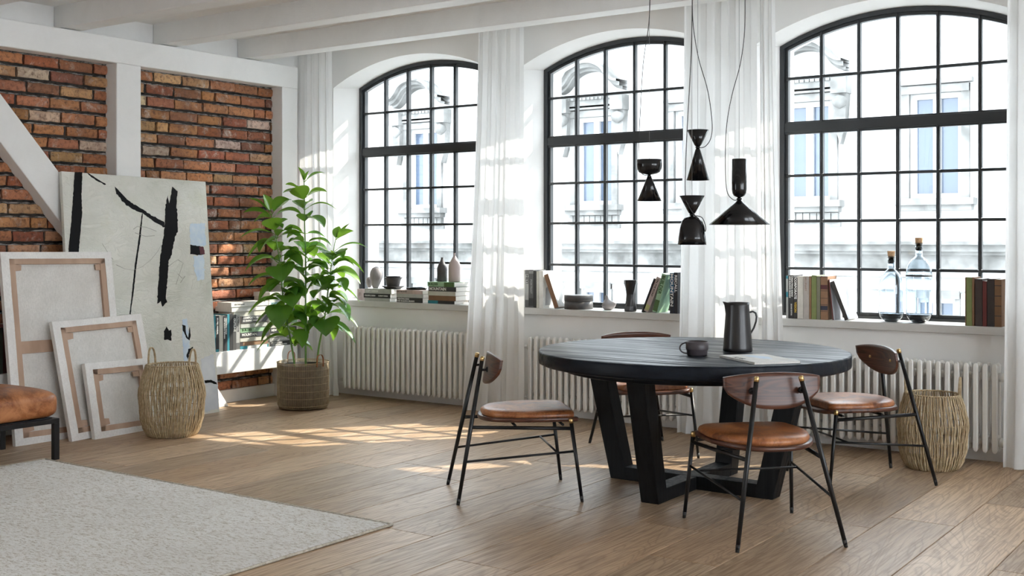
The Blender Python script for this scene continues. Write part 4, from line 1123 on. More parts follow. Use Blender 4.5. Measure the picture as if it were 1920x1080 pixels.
# leaves: stem, base px, tip px, tip towards the camera (m), width (m), arch, bright
L_ = [
(2,570,342,559,313,.02,.06,.05,0),(2,571,342,579,320,-.05,.035,.05,0),(2,572,342,609,324,.0,.05,.25,0),
(2,571,362,535,346,-.06,.06,.12,0),(2,571,375,530,362,.05,.075,.35,0),(2,571,378,551,352,.13,.11,.15,1),(2,573,372,613,360,.0,.08,.25,1),
(2,571,392,550,376,-.09,.075,.1,0),(2,573,390,586,376,-.08,.06,.1,0),(2,576,396,633,395,-.03,.03,.42,0),(2,573,420,575,402,.11,.09,.35,0),(2,577,412,608,427,.09,.11,.35,0),
(2,571,434,532,430,.02,.07,.25,0),(2,573,434,610,445,-.04,.045,.2,0),(2,571,440,538,447,-.03,.08,.25,1),
(2,573,475,594,452,-.11,.11,.0,1),(2,572,470,556,452,-.1,.09,.0,0),(2,574,460,622,462,.03,.06,.42,0),
(1,530,500,580,489,.07,.07,.55,0),(1,528,500,519,492,.05,.07,.2,0),(2,573,500,566,512,.12,.10,.45,0),(2,575,500,615,507,.06,.09,.4,0),(3,620,500,590,476,-.06,.08,.15,1),
(2,573,530,602,538,.02,.09,.5,0),(2,572,526,590,535,.11,.07,.4,0),(3,614,548,588,560,.13,.13,.35,0),(3,613,548,618,533,.10,.10,.3,0),
(1,507,394,494,364,-.03,.075,.05,1),(1,505,394,467,372,.02,.035,.2,0),(1,507,402,546,375,.07,.095,.3,0),(1,505,404,456,399,.03,.065,.2,0),(1,509,408,476,417,-.05,.085,.3,0),(1,511,406,566,403,.0,.065,.38,0),
(1,516,434,505,410,.09,.11,.05,1),(1,518,430,540,411,-.05,.08,.1,0),(1,516,425,530,428,.05,.05,.25,0),(1,516,438,450,446,-.03,.035,.3,0),(1,519,448,545,434,.10,.10,.35,0),(1,519,446,567,448,.03,.075,.35,0),
(1,521,450,486,474,.10,.12,.40,0),(1,520,455,463,486,.0,.075,.42,0),(1,521,452,515,470,-.06,.09,.2,0),(1,526,490,459,509,.03,.085,.42,0),(1,526,488,510,488,-.05,.07,.3,0),
(1,528,498,529,529,.14,.155,.25,0),(1,529,530,555,478,-.02,.09,.1,1),(1,528,510,543,492,-.12,.10,.1,0),(1,529,530,465,537,.04,.07,.48,0),
(1,530,536,484,568,.11,.14,.38,0),(1,534,560,549,577,.14,.165,.55,0),(1,536,575,522,618,.17,.175,.42,0),(1,532,568,464,591,.02,.06,.40,0),(1,537,588,478,611,.02,.085,.45,0),
(1,539,598,489,643,.10,.13,.30,0),(1,545,635,480,661,.03,.045,.45,0),(1,542,615,534,632,-.05,.10,.2,1),(1,543,620,567,653,.13,.135,.40,0),
(2,573,572,568,596,-.06,.10,.3,1),(2,573,600,586,563,-.06,.09,.1,1),(3,606,598,611,631,.14,.175,.45,0),(2,574,592,592,603,.04,.07,.3,1),(3,607,600,624,639,-.06,.13,.35,1),(3,606,612,667,645,.03,.07,.42,0),
(3,611,580,655,603,.10,.13,.52,0),(3,610,590,671,614,-.03,.06,.42,1),(3,611,580,616,589,.10,.06,.5,0),(3,613,560,652,568,.02,.12,.48,1),(3,616,540,676,569,.0,.045,.38,0),
(3,629,450,663,433,.03,.085,.08,0),(3,629,448,636,424,-.02,.05,.05,0),(3,629,446,655,419,-.05,.04,.03,0),(3,625,474,689,465,.02,.03,.35,0),
(3,624,478,623,488,.14,.185,.60,0),(3,624,478,642,485,.08,.09,.5,0),(3,621,500,683,513,.04,.075,.50,0),(3,621,500,627,499,.09,.07,.6,0),(3,619,516,622,516,.10,.08,.5,0),(3,619,515,676,533,-.02,.10,.45,1),
(3,617,528,648,547,.12,.12,.50,0),(3,616,535,612,517,.06,.08,.1,0),(3,615,548,624,545,.06,.03,.3,0),(2,573,508,581,507,.0,.03,.3,0),(2,573,540,537,540,-.02,.06,.35,0),(1,531,560,495,567,-.03,.06,.4,0),
(2,573,515,548,500,.05,.08,.3,0),(2,573,555,556,545,-.05,.08,.3,0),(2,573,585,556,600,-.04,.09,.35,0),(1,540,600,560,585,-.05,.09,.3,0),(3,612,570,598,566,-.05,.08,.3,0),(3,618,520,600,524,.0,.08,.4,0),
]
rx = random.Random(23)
for st_ in (1, 2, 3):
    for q in range(13):
        hy = {1: (455,650), 2: (440,640), 3: (490,625)}[st_]; yy = hy[0] + (hy[1]-hy[0])*(q+rx.random())/13
        sx_ = {1: 527+(yy-455)*.09, 2: 573, 3: 624-(yy-478)*.17}[st_]; an = rx.uniform(0, 6.283)
        L_.append((st_, sx_, yy, sx_ + 44*math.cos(an), yy + rx.uniform(-6, 26), .14*math.sin(an), rx.uniform(.075,.11), rx.uniform(.3,.5), 1 if rx.random() < .15 else 0))
foli = {1: MB(), 2: MB(), 3: MB()}
rl = random.Random(11)
for (st, bx_, by_, tx2, ty2, dd, wd, arc, br_) in L_:
    mbf = foli[st]; S_ = S3[st]
    base_w = local(atd(bx_, by_, D0)); near = min(S_, key=lambda p: (p - base_w).length + (0.3 if p.z > base_w.z + .02 else 0))
    B = near.copy(); T = local(atd(tx2, ty2, D0 - dd)); ln = (T-B).length
    up = Vector((0,0,1)); C_ = (B+T)/2 + up*arc*max(ln, .12)*1.05
    # foreshortened leaves still get a full length by bulging outwards
    wd = min(wd, .152)
    tan0 = (T-B); horiz = Vector((tan0.x, tan0.y, 0)); 
    if horiz.length < 1e-3: horiz = -FV.copy()
    horiz.normalize()
    side = tan0.normalized().cross(up)
    if side.length < .25: side = horiz.cross(up)
    side.normalize(); roll = rl.uniform(-.35,.35)
    c1 = (.040,.125,.022); c2 = (.075,.20,.030); q_ = rl.random(); base_c = [c1[i]+(c2[i]-c1[i])*q_ for i in range(3)]
    if br_: base_c = (.17,.33,.035)
    nu, nv = 14, 6; vs = []; fs = []
    for i in range(nu+1):
        t_ = i/nu; tt = .12 + .88*t_       # leaf blade starts a little way out
        p = B*(1-tt)**2 + C_*2*tt*(1-tt) + T*tt*tt; tg = ((C_-B)*(1-tt) + (T-C_)*tt).normalized()
        sd = (side - tg*side.dot(tg)).normalized(); nr = sd.cross(tg)
        if nr.z < 0: nr = -nr
        sd = (sd*math.cos(roll) + nr*math.sin(roll)).normalized(); nr2 = sd.cross(tg); nr2 = -nr2 if nr2.z < 0 else nr2
        w_ = wd*.78*(math.sin(math.pi*min(1, t_**.90))**.88)
        if i == nu: w_ = .0004
        for j in range(nv+1):
            s3 = -1 + 2*j/nv
            rip = .006*math.sin(t_*9+q_*6)*abs(s3)
            vs.append(p + sd*(w_*s3) + nr2*(abs(s3)**1.3*w_*.38 - .0 + rip*w_*6))
    for i in range(nu):
        for j in range(nv): a = i*(nv+1)+j; fs.append((a, a+1, a+nv+2, a+nv+1))
    mbf.smooth = True; n0 = len(mbf.f)
    mbf.col = (*base_c, 1); mbf.add(vs, fs)
    # midrib a touch lighter: part of the leaf itself
    mid = [];
    for i in range(nu+1): mid.append(Vector(vs[i*(nv+1)+nv//2]) + Vector((0,0,.0007)))
    mbf.col = (base_c[0]*1.7, base_c[1]*1.5, base_c[2]*1.6, 1); mbf.tube(mid, [.0014*(1-.7*i/nu) for i in range(nu+1)], 4)
    mbf.col = (.13,.27,.03,1)
    pet = [B*(1-t_)**2 + C_*2*t_*(1-t_) + T*t_*t_ for t_ in (0,.04,.08,.125)]
    mbf.tube(pet, .0026, 5)
for k_, f_ in foli.items(): f_.build('foliage', M['leaf'], pl, fix=False)
# ================================================================== BOOKS
bands_cache = {}
def add_book(name_loc, yaw, pose, T, Hh, Dd, cover, label, group, titles=(), patches=(), lean=0.0, pages_gap=.004, soft=True):
    """local: x 0..T thickness, y 0 (spine) .. D, z 0..H.  pose 'up', 'flat' (spine towards -y, head to the left)"""
    r = bpy.data.objects.new('book', None); col.objects.link(r); r.empty_display_size = .05
    base = Matrix.Translation(name_loc) @ Matrix.Rotation(yaw, 4, 'Z')
    if pose == 'flat': base = base @ Matrix.Rotation(R(-90), 4, 'Y')
    if lean:
        if lean > 0: base = base @ Matrix.Translation((T,0,0)) @ Matrix.Rotation(lean, 4, 'Y') @ Matrix.Translation((-T,0,0))
        else: base = base @ Matrix.Rotation(lean, 4, 'Y')
    r.location = base.translation; r.rotation_euler = base.to_euler()
    tag(r, label, 'book', group)
    cv = plain(cover) if isinstance(cover, tuple) else cover
    m = MB(); c = .0014
    m.box(0, c, 0, Dd, 0, Hh); m.box(T-c, T, 0, Dd, 0, Hh); m.box(0, T, -.0006, c, 0, Hh)
    m.build('cover', cv, r)
    g = .0005 if soft else pages_gap
    m = MB(); m.box(c, T-c, c, Dd-g-.001, g, Hh-g); m.build('pages', M['pages'], r)
    for (z0, z1, cc) in patches:          # spine panels, measured from the head of the book
        m = MB(); m.box(.0003, T-.0003, -.0011, .0, Hh-z1*Hh, Hh-z0*Hh); m.build('spine_panel', plain(cc), r)
    for (s_, z0, sz, x_, m_) in titles:
        X = Matrix(((0,1,0,T*x_),(0,0,-1,-.0014),(-1,0,0,Hh*(1-z0)),(0,0,0,1)))
        rows_ = sum(1 for q in titles if abs(q[1]-z0) < .03); lim = T*(.95 if rows_ == 1 else .42); sa = min(sz, lim)
        wd_ = min(1.7, sz/sa); est = .70*sa*len(s_)*wd_; room = Hh*(min([q[1] for q in titles if q[1] > z0+.03] + [1.0])-z0)*.94
        if est > room: wd_ *= room/est
        text_mesh(s_, sa, 'title', m_, r, X, sa*.030, wd_)
    return r
K = (.030,.030,.032); W_ = (.66,.65,.62); CR = (.50,.49,.43); GR = (.34,.34,.33); GN = (.30,.47,.30); BR = (.20,.105,.055); TE = (.03,.20,.25); PK = (.45,.36,.33)
OL = (.20,.235,.085); DB = (.055,.040,.036); RD = (.13,.028,.025); TAN = (.27,.155,.085); NV = (.018,.035,.075); PG = (.42,.43,.40)

# --- shelf-ledge on the brick wall (spines face +x) ---
LZ = .4575; SXF = .245
def up_ledge(pa_, pb_, ptop, cover, label, titles=(), patches=(), D_=.175):
    y0 = onx(pa_, 650, SXF).y; y1 = onx(pb_, 650, SXF).y; T = abs(y1-y0) - .0008
    h = onx((pa_+pb_)/2, ptop, SXF).z - LZ
    add_book((SXF, y0, LZ), R(90), 'up', T, h, D_, cover, label, 'books standing on the white ledge', titles, patches)
up_ledge(400.5, 404.4, 591, TE, 'thin teal book standing on the ledge, first behind the painting edge')
up_ledge(404.5, 410.8, 592, K, 'black book with teal foot standing on the ledge', [('BRAND MANUAL', .06, .017, .5, TXT_W)], [(.93, 1.0, TE)])
up_ledge(411, 418.2, 591.5, CR, 'cream book standing between two black books on the ledge')
up_ledge(418.5, 426.0, 592, K, 'black book with white lines of lettering standing on the ledge', [('CREATING IDEAS', .06, .017, .7, TXT_W), ('AND BUILDING BRANDS', .06, .015, .3, TXT_W)])
up_ledge(426.2, 430.4, 589, TE, 'teal book standing right of the black lettered book on the ledge')
up_ledge(430.6, 436.6, 588.5, (.02,.02,.022), 'plain black book standing on the ledge')
up_ledge(436.8, 442.6, 590, (.06,.06,.06), 'dark book with large pale capitals standing on the ledge', [('OUTLINE', .10, .026, .5, TXT_W)])
up_ledge(442.8, 449.6, 590, GR, 'grey book with black lettering standing last in the ledge row', [('ALTERNATIVE', .05, .020, .5, TXT_K)], [(.80, .98, (.10,.10,.10))])
def flat_stack(items, yL_px, xsf, z, yaw_axis, group):
    pass
def flat_ledge(pa_, pb_, z0, z1, cover, label, titles=(), patches=(), D_=.19, xf=SXF):
    y0 = onx(pa_, 600, xf).y; y1 = onx(pb_, 600, xf).y
    add_book((xf, y1, z0), R(90), 'flat', z1-z0-.0006, y1-y0, D_, cover, label, 'books lying in piles on the white ledge', titles, patches)
def lz(y_, p=480): return onx(p, y_, SXF).z
def pile_ledge(pa_, pb_, ybase, entries):
    z = LZ
    for i, (hpx, cover, label, titles, patches, dl, dr) in enumerate(entries):
        hh = hpx/237.0; flat_ledge(pa_+dl, pb_+dr, z, z+hh, cover, label, titles, patches, D_=.17+.015*((i*7) % 3), xf=SXF-.006*((i*5) % 3)); z += hh
pile_ledge(450.5, 503, 656, [
 (6.0, TE, 'teal and white thin book at the bottom of the left ledge pile', [], [(.25,.95,W_)], 0, 0),
 (8.2, TAN, 'tan brown book, second from the bottom of the left ledge pile', [], [(0,.1,DB)], 0, -1),
 (8.8, CR, 'cream book under the black MOUNTAIN book in the left ledge pile', [], [], 0, -3),
 (8.8, K, 'black book lettered MOUNTAIN in the left ledge pile', [('MOUNTAIN', .05, .030, .5, TXT_W)], [(.48,1.0,(.05,.055,.07))], 0, 1),
 (9.0, GN, 'pale green lettered book in the left ledge pile', [('BUILDER', .05, .028, .5, TXT_G)], [], 0, 0),
 (9.4, PG, 'pale grey book on the green one in the left ledge pile', [], [], 1, -2),
 (13.5, W_, 'white book with black title band in the left ledge pile', [('COMPOSITION', .04, .024, .72, TXT_W), ('IN GRAPHIC DESIGN', .04, .018, .30, TXT_W)], [(0,1.0,(.07,.07,.075))], 3, 0),
 (9.6, CR, 'cream book near the top of the left ledge pile', [], [], -12, -2),
 (9.2, W_, 'thick white book, second from the top of the left ledge pile', [], [], -16, 2),
 (8.6, (.70,.68,.64), 'ivory book on top of the left ledge pile', [('ON THE ROAD', .08, .016, .5, TXT_K)], [], -17, 0)])
pile_ledge(506, 556, 650, [
 (8.8, K, 'black book with white lettering at the bottom of the right ledge pile', [('CREATING IDEAS', .05, .016, .72, TXT_W), ('AND BUILDING BRANDS', .05, .016, .28, TXT_W)], [], 0, 0),
 (9.0, GR, 'grey book with white lettering in the right ledge pile', [('COPY DESIGN', .08, .026, .5, TXT_W)], [], 0, 1),
 (9.2, PG, 'pale grey book in the lower part of the right ledge pile', [], [], 1, -2),
 (9.0, K, 'black book below the green one in the right ledge pile', [('NEW TYPE', .05, .026, .5, TXT_W)], [], 0, 0),
 (8.0, CR, 'cream book in the middle of the right ledge pile', [], [], 0, 0),
 (9.0, GN, 'green book in the middle of the right ledge pile behind the plant', [], [], 0, 1),
 (9.2, K, 'black book with thin white line of text in the right ledge pile', [('THE DESIGN OF EVERYDAY', .20, .013, .5, TXT_W)], [], 0, 0),
 (9.2, (.05,.05,.055), 'dark book, upper part of the right ledge pile', [('MAGAZINE DESIGN', .25, .015, .5, TXT_W)], [], 0, -2),
 (8.6, (.09,.09,.09), 'charcoal book under the pale top books of the right ledge pile', [], [], 0, 0),
 (9.4, W_, 'white book with teal lettering high in the right ledge pile', [('NORTH', .08, .024, .5, TXT_T)], [], -2, 0),
 (9.0, PG, 'grey white book, second from the top of the right ledge pile', [], [], -1, 2),
 (8.6, W_, 'white book on the very top of the right ledge pile', [], [], 0, 3)])
for i, (cc, nm) in enumerate((((.10,.02,.02), 'dark red'), ((.035,.04,.03), 'dark green'), ((.09,.035,.02), 'dark brown'), ((.03,.03,.03), 'black'))):
    y0 = -3.085 - .034*(i+1); add_book((.235, y0, LZ), R(90), 'up', .032, .33 - .012*((i*5) % 3), .17, cc, nm + ' book standing at the left end of the ledge behind the tall canvas', 'books standing on the white ledge')

# --- left window sill ---
SZ = .8222; SY = -.040
def flat_sill(pa_, pb_, z0, z1, cover, label, group, titles=(), patches=(), D_=.19, yf=SY):
    x0 = ony(pa_, 560, yf).x; x1 = ony(pb_, 560, yf).x
    add_book((x1, yf, z0), 0, 'flat', z1-z0-.0006, x1-x0, D_, cover, label, group, titles, patches)
def pile_sill(pa_, pb_, entries, ppm, group, D_=.19):
    z = SZ
    for i, (hpx, cover, label, titles, patches, dl, dr) in enumerate(entries):
        hh = hpx/ppm; flat_sill(pa_+dl, pb_+dr, z, z+hh, cover, label, group, titles, patches, D_=D_+.008*((i*5) % 3), yf=SY+.006*((i*3) % 3)); z += hh
    return z
zA = pile_sill(684, 732, [
 (6.5, PG, 'pale book at the bottom of the left sill pile', [], [], 0, -1),
 (8.8, K, 'black book with white lettering in the left sill pile', [('COLORFUL DESIGN', .04, .017, .5, TXT_W), ('CURRENT DESIGN', .55, .015, .5, TXT_W)], [], -2, 0),
 (9.5, PG, 'grey green book on top of the left sill pile', [('COPY DESIGN', .04, .022, .5, TXT_W)], [], 0, 2)], 234, 'books piled on the left window sill', .16)
zB = pile_sill(743.5, 792.5, [
 (9.8, K, 'black book lettered in two lines at the bottom of the middle sill pile', [('CREATING IDEAS', .03, .017, .72, TXT_W), ('AND BUILDING BRANDS', .03, .017, .28, TXT_W)], [], 0, 0),
 (7.5, PG, 'plain pale book in the middle sill pile', [], [], 0, 1),
 (7.8, PK, 'pinkish white book on top of the middle sill pile', [('ON THE ROAD', .02, .016, .6, TXT_K)], [(.62,.95,(.55,.42,.38))], 0, 0)], 240, 'books piled on the left window sill', .12)
zC = pile_sill(802.5, 853, [
 (6.5, K, 'black and teal book at the bottom of the tall sill pile', [], [(0,.38,TE)], 0, -1),
 (9.8, BR, 'brown book in the tall sill pile', [], [], 1, 1.5),
 (8.6, CR, 'cream book in the middle of the tall sill pile', [], [], 0, 1),
 (9.2, K, 'black book lettered MOUNTAIN in the tall sill pile', [('MOUNTAIN', .03, .033, .5, TXT_W)], [(.48,1.0,(.04,.04,.045))], 1, 2),
 (9.4, GN, 'green lettered book on top of the tall sill pile under two bottles', [('BUILDER', .04, .026, .5, TXT_G)], [(.62,.98,(.08,.15,.05))], -1, -1)], 243, 'books piled on the left window sill', .19)
def thing_lathe(name, px_c, px_base, z, prof, m_, label, cat, group=None, n=40, sx=1, sy=1, part='body'):
    q = onz(px_c, px_base, z); r = empty(name, (q.x, q.y, z), 0, label, cat, group)
    m = MB(); m.lathe(prof, n, sx=sx, sy=sy); m.build(part, m_, r); return r
# bottles on the tall pile
u = 1/238.
def bottle_prof(w, h, neck, sh): return [(0,0),(w*.92,0),(w,.006),(w*1.0,h*.50),(w*.96,h*.58),(w*.78,h*.68),(w*.50,h*.79),(neck*1.4,h*.88),(neck,h*.93),(neck*1.0,h*.985),(neck*1.3,h),(neck*.7,h),(neck*.6,h*.9),(0,h*.85)]
r = empty('ceramic_bottle', (ony(829,527,.055).x, .055, zC), 0, 'dark grey ceramic bottle standing on the green book, left of the pink one', 'bottle'); m = MB(); m.lathe(bottle_prof(10.3*u, 48*u, 2.4*u, 0), 40); m.build('body', M['clay_dark'], r)
r = empty('ceramic_bottle', (ony(851.5,527,.045).x+.004, .045, zC), 0, 'pale pink ceramic bottle standing on the green book', 'bottle'); m = MB(); m.lathe(bottle_prof(12.0*u, 57*u, 1.9*u, 0), 40); m.build('body', M['clay_pink'], r)
# egg vases, bowl and saucer, tray, ring block
b = ony(705, 541, .06); r = empty('egg_vase', (b.x-.008, .06, zA), 0, 'large warm grey egg shaped vase tilting on the left sill', 'vase')
m = MB(); pr2 = [(0,0),(.022,0),(.028,.012),(.040,.045),(.054,.09),(.060,.125),(.056,.16),(.042,.19),(.020,.207),(.006,.212),(0,.213)]
m.X = Matrix.Rotation(R(6), 4, 'Y'); m.lathe([(a_*.98, z_*.90) for a_, z_ in pr2], 40); m.build('body', M['clay_grey'], r)
b = ony(689, 541, .07); r = empty('egg_vase', (b.x-.004, .10, zA), 0, 'smaller egg shaped vase half hidden at the left end of the sill', 'vase')
m = MB(); m.lathe([(a_*.55, z_*.46) for a_, z_ in pr2], 40); m.build('body', M['clay_grey'], r)
b = ony(737, 541, .06); r = empty('saucer', (b.x, .062, zA), 0, 'dark clay saucer under the stacked bowls on the left pile', 'saucer'); m = MB()
m.lathe([(0,0),(.060,0),(.070,.004),(.098,.020),(.102,.024),(.097,.024),(.070,.010),(0,.008)], 44); m.build('body', M['clay_dark'], r)
r = empty('bowl', (b.x, .062, zA+.012), 0, 'dark clay bowl on the saucer with a smaller bowl inside it', 'bowl'); m = MB()
m.lathe([(0,0),(.045,0),(.050,.004),(.058,.030),(.064,.060),(.078,.082),(.080,.086),(.074,.085),(.058,.060),(.050,.012),(0,.010)], 44); m.build('body', M['clay_dark'], r)
r = empty('bowl', (b.x, .062, zA+.036), 0, 'small dark bowl nested in the larger one, rim showing', 'bowl'); m = MB()
m.lathe([(0,0),(.040,0),(.046,.006),(.055,.060),(.062,.066),(.064,.072),(.060,.072),(.050,.060),(.040,.008),(0,.006)], 44); m.build('body', M['clay_dark'], r)
q = ony(781, 543, .04); r = empty('tray', (q.x-.01, .05, zB), 0, 'flat black tray lying on the pink book of the middle pile', 'tray'); m = MB()
m.lathe([(0,0),(.092,0),(.100,.005),(.104,.018),(.100,.018),(.095,.008),(0,.006)], 44, sx=1.0, sy=.62); m.build('body', M['lamp'], r)
xa_ = ony(671.5, 560, .0).x; xb_ = ony(684, 560, .0).x - .018
r = empty('ring_block', (xa_, -.01, SZ), 0, 'small pinkish clay block with a round hole at the left end of the sill', 'block')
m = MB(); W2 = xb_-xa_; H2 = .098; n = 32; vs = []; cx2, cz2 = W2*.5, H2*.52
for yy in (0, .05):
    for k in range(n):
        a = 2*math.pi*k/n + math.pi/4; c_, s_3 = math.cos(a), math.sin(a); f_ = 1/max(abs(c_), abs(s_3)); vs.append((cx2 + c_*f_*W2*.5, yy, cz2 + s_3*f_*(H2*.52 if s_3 < 0 else H2*.48)))
    for k in range(n):
        a = 2*math.pi*k/n + math.pi/4; vs.append((cx2 + math.cos(a)*.013, yy, cz2 + math.sin(a)*.019))
fs = []
for k in range(n):
    k2 = (k+1) % n; fs += [(k,k2,n+k2,n+k),(2*n+k,3*n+k,3*n+k2,2*n+k2),(k,2*n+k,2*n+k2,k2),(n+k,n+k2,3*n+k2,3*n+k)]
m.add(vs, fs); m.build('body', M['clay_pink'], r)

# --- middle window sill ---
G2 = 'books standing on the middle window sill'
def up_sill(pa_, pb_, ptop, cover, label, group, titles=(), patches=(), D_=.17, yf=SY, lean=0.0, pm=None, pmt=570):
    x0 = ony(pa_, pmt, yf).x; x1 = ony(pb_, pmt, yf).x; T = x1-x0-.0008
    h = ony((pa_+pb_)/2, ptop, yf).z - SZ
    return add_book((x0, yf, SZ), 0, 'up', T, h, D_, cover, label, group, titles, patches, lean)
up_sill(975, 984.6, 506, W_, 'white book half behind the curtain edge on the middle sill', G2)
up_sill(984.8, 991.4, 506, GR, 'grey book lettered HEY on the middle sill', G2, [('HEY!', .13, .034, .55, TXT_K)], [(0,.12,(.12,.12,.12)),(.80,1.0,(.10,.10,.10))])
up_sill(991.6, 1000.5, 506, (.085,.085,.085), 'dark photographic spine book beside the HEY book', G2, [('PORTRAIT', .25, .024, .5, mat('grey_lettering', (.25,.25,.25), .6))], [(0.02,.1,(.20,.20,.20)),(.75,.95,(.03,.03,.03))])
up_sill(1000.7, 1005.8, 508, (.02,.02,.02), 'narrow black book on the middle sill', G2)
up_sill(1006.0, 1010.3, 509, CR, 'narrow cream book on the middle sill', G2)
b_ = up_sill(1010.6, 1018.4, 508, W_, 'white book with a grey portrait cover on the middle sill', G2)
m = MB(); m.prism([(.03,.02),(.12,.02),(.15,.12),(.10,.19),(.04,.15)], .0330, .0336, 'x'); o = m.build('cover_print', plain((.35,.35,.36)), b_); 
for v in o.data.vertices: v.co.x = v.co.x - .033 + (ony(1018.4,570,SY).x - ony(1010.6,570,SY).x) - .0008
x0 = ony(1040, 577, SY).x; x1 = ony(1048, 577, SY).x; xt = ony(1019.5, 516, SY).x
lean = -math.atan2(x0 - xt, .26)
add_book((x0, SY, SZ), 0, 'up', x1-x0, .272, .18, W_, 'brown spined book leaning left against the white ones on the middle sill', G2, (), [(0,1,BR)], lean=lean)
q = ony(1083, 578, .03)
r = empty('round_box', (q.x, .045, SZ), 0, 'round charcoal lidded box on the middle sill', 'box'); m = MB(); bw = 28.3/255
m.lathe([(0,0),(bw*.985,0),(bw*.985,.060),(0,.060)], 56); m.build('body', M['clay_dark'], r)
m = MB(); m.lathe([(0,.062),(bw,.062),(bw,.104),(bw*.98,.106),(0,.106)], 56); m.build('lid', M['clay_dark'], r)
# bird shaped vase
q = ony(1141, 579, .05); r = empty('bird_vase', (q.x, .05, SZ), 0, 'small speckled grey vase shaped like a bird on the middle sill', 'vase'); m = MB(); k_ = 1/262.
rows = [(0,6,-1.5),(1.5,9.5,-.5),(5,12.5,0),(9,13.2,0),(13,11.5,-.6),(16,8.5,-2),(19,5.3,-3.2),(22,3.6,-3.8),(25,2.9,-4.0),(27.5,2.8,-4.2),(29,1.9,-4.3),(30,.3,-4.3)]
m.smooth = True; n = 36; vs = []; fs = []
for (z_, w_, ox) in rows:
    for k in range(n):
        a = 2*math.pi*k/n; tail = math.exp(-((z_-14)/4.5)**2)*7.5*max(0, math.cos(a))**6; beak = -math.exp(-((z_-26)/1.5)**2)*1.6*max(0, -math.cos(a))**8
        vs.append(((ox + w_*math.cos(a) + tail + beak)*k_, w_*math.sin(a)*k_*(1-.35*min(1,tail/7)), z_*k_))
for i in range(len(rows)-1):
    for k in range(n): k2 = (k+1) % n; fs.append((i*n+k, i*n+k2, (i+1)*n+k2, (i+1)*n+k))
fs += [tuple(range(n-1,-1,-1)), tuple((len(rows)-1)*n+k for k in range(n))]
m.add(vs, fs); m.build('body', M['clay_grey'], r)
q = ony(1181.5, 584, -.01); r = empty('hourglass_vase', (q.x, -.005, SZ), 0, 'glossy black faceted vase with a narrow waist on the middle sill', 'vase'); m = MB(); k_ = 1/264.
n = 10; vs = []; fs = []; rows = [(0,11.5),(2,12.2),(10,11.6),(22,9.2),(33,8.4),(44,10.0),(55,12.4),(61,13.0),(61,12.0),(55,11.3),(33,7.4),(12,9)]
for (z_, w_) in rows:
    for kk in range(n): a = 2*math.pi*kk/n + z_*.010; vs.append((w_*k_*math.cos(a), w_*k_*math.sin(a), z_*k_))
for i in range(len(rows)-1):
    for kk in range(n): k2 = (kk+1) % n; fs.append((i*n+kk, i*n+k2, (i+1)*n+k2, (i+1)*n+kk))
fs += [tuple(range(n-1,-1,-1)), tuple((len(rows)-1)*n+kk for kk in range(n))]
m.add(vs, fs); m.build('body', M['jug'], r, bevel=.001)
# leaning group at the right of the middle sill
def lean_right(pb0, pb1, ptop_x, ptop_y, cover, label, titles, patches, hgt, D_=.17, group=G2, py0=586):
    x0 = ony(pb0, py0, SY).x; x1 = ony(pb1, py0, SY).x; xt = ony(ptop_x, ptop_y, SY).x
    zt_ = ony(ptop_x, ptop_y, SY).z - SZ
    an = math.atan2(xt - x1, hgt)
    T = (x1-x0)*math.cos(an)
    add_book((x1 - T, SY, SZ), 0, 'up', T, hgt/math.cos(an)*.97, D_, cover, label, group, titles, patches, lean=an)
lean_right(1202.0, 1204.5, 1228.8, 519, K, 'thin black book leaning right, outermost of the leaning books on the middle sill', [], [], .255)
lean_right(1206.0, 1214.5, 1239.8, 518, PK, 'pinkish white book leaning right against the green one on the middle sill', [('ON THE ROAD', .05, .020, .5, TXT_K)], [(.80,.95,(.40,.42,.18))], .258)
lean_right(1222.5, 1231.5, 1250.5, 512, GN, 'green lettered book leaning right on the middle sill', [('BUILDER', .04, .036, .45, TXT_G)], [(.68,.97,(.07,.13,.04))], .285)
up_sill(1255.8, 1263.4, 512, (.035,.12,.22), 'blue book lettered MOUNTAIN upright on the middle sill', G2, [('MOUNTAIN', .01, .044, .5, TXT_W)], [(.50,1.0,(.02,.022,.030))], pmt=586)
up_sill(1263.8, 1270.5, 511, (.015,.015,.018), 'black book upright beside the curtain on the middle sill', G2, [('RECALL', .06, .036, .5, TXT_W)], [], pmt=586)

# --- right window sill ---
G3 = 'books standing on the right window sill'
def r3(pa_, pb_, top, cv, lb, ti=(), pa2=(), **kw): return up_sill(pa_, pb_, top, cv, lb, G3, ti, pa2, pmt=598, **kw)
r3(1474.0, 1478.0, 517, GR, 'narrow grey and teal book at the left end of the right sill', (), [(0,.07,TE),(.38,.5,TE)])
r3(1478.2, 1487.8, 516, K, 'black book with two white lines of lettering on the right sill', [('CREATING IDEAS', .02, .025, .74, TXT_W), ('AND BUILDING BRANDS', .02, .023, .30, TXT_W), ('SECOND EDITION', .66, .013, .6, TXT_W)])
r3(1488.2, 1494.8, 520, (.04,.036,.034), 'black book lettered CORPORATE on the right sill', [('CORPORATE', .01, .042, .5, TXT_W), ('VISION', .60, .022, .5, TXT_Y)])
r3(1495.2, 1506.0, 518, (.60,.57,.52), 'plain ivory book on the right sill', (), [(.995,1.0,K)])
r3(1506.4, 1517.0, 518, (.44,.40,.37), 'faded patterned book on the right sill', [('MILLENARY', .02, .018, .4, mat('faded_lettering', (.30,.22,.18), .7))])
r3(1517.4, 1521.2, 518, TAN, 'thin buff book on the right sill')
r3(1521.6, 1531.0, 516.5, OL, 'olive green book on the right sill')
r3(1531.4, 1538.0, 518, (.20,.20,.14), 'narrow grey green book on the right sill')
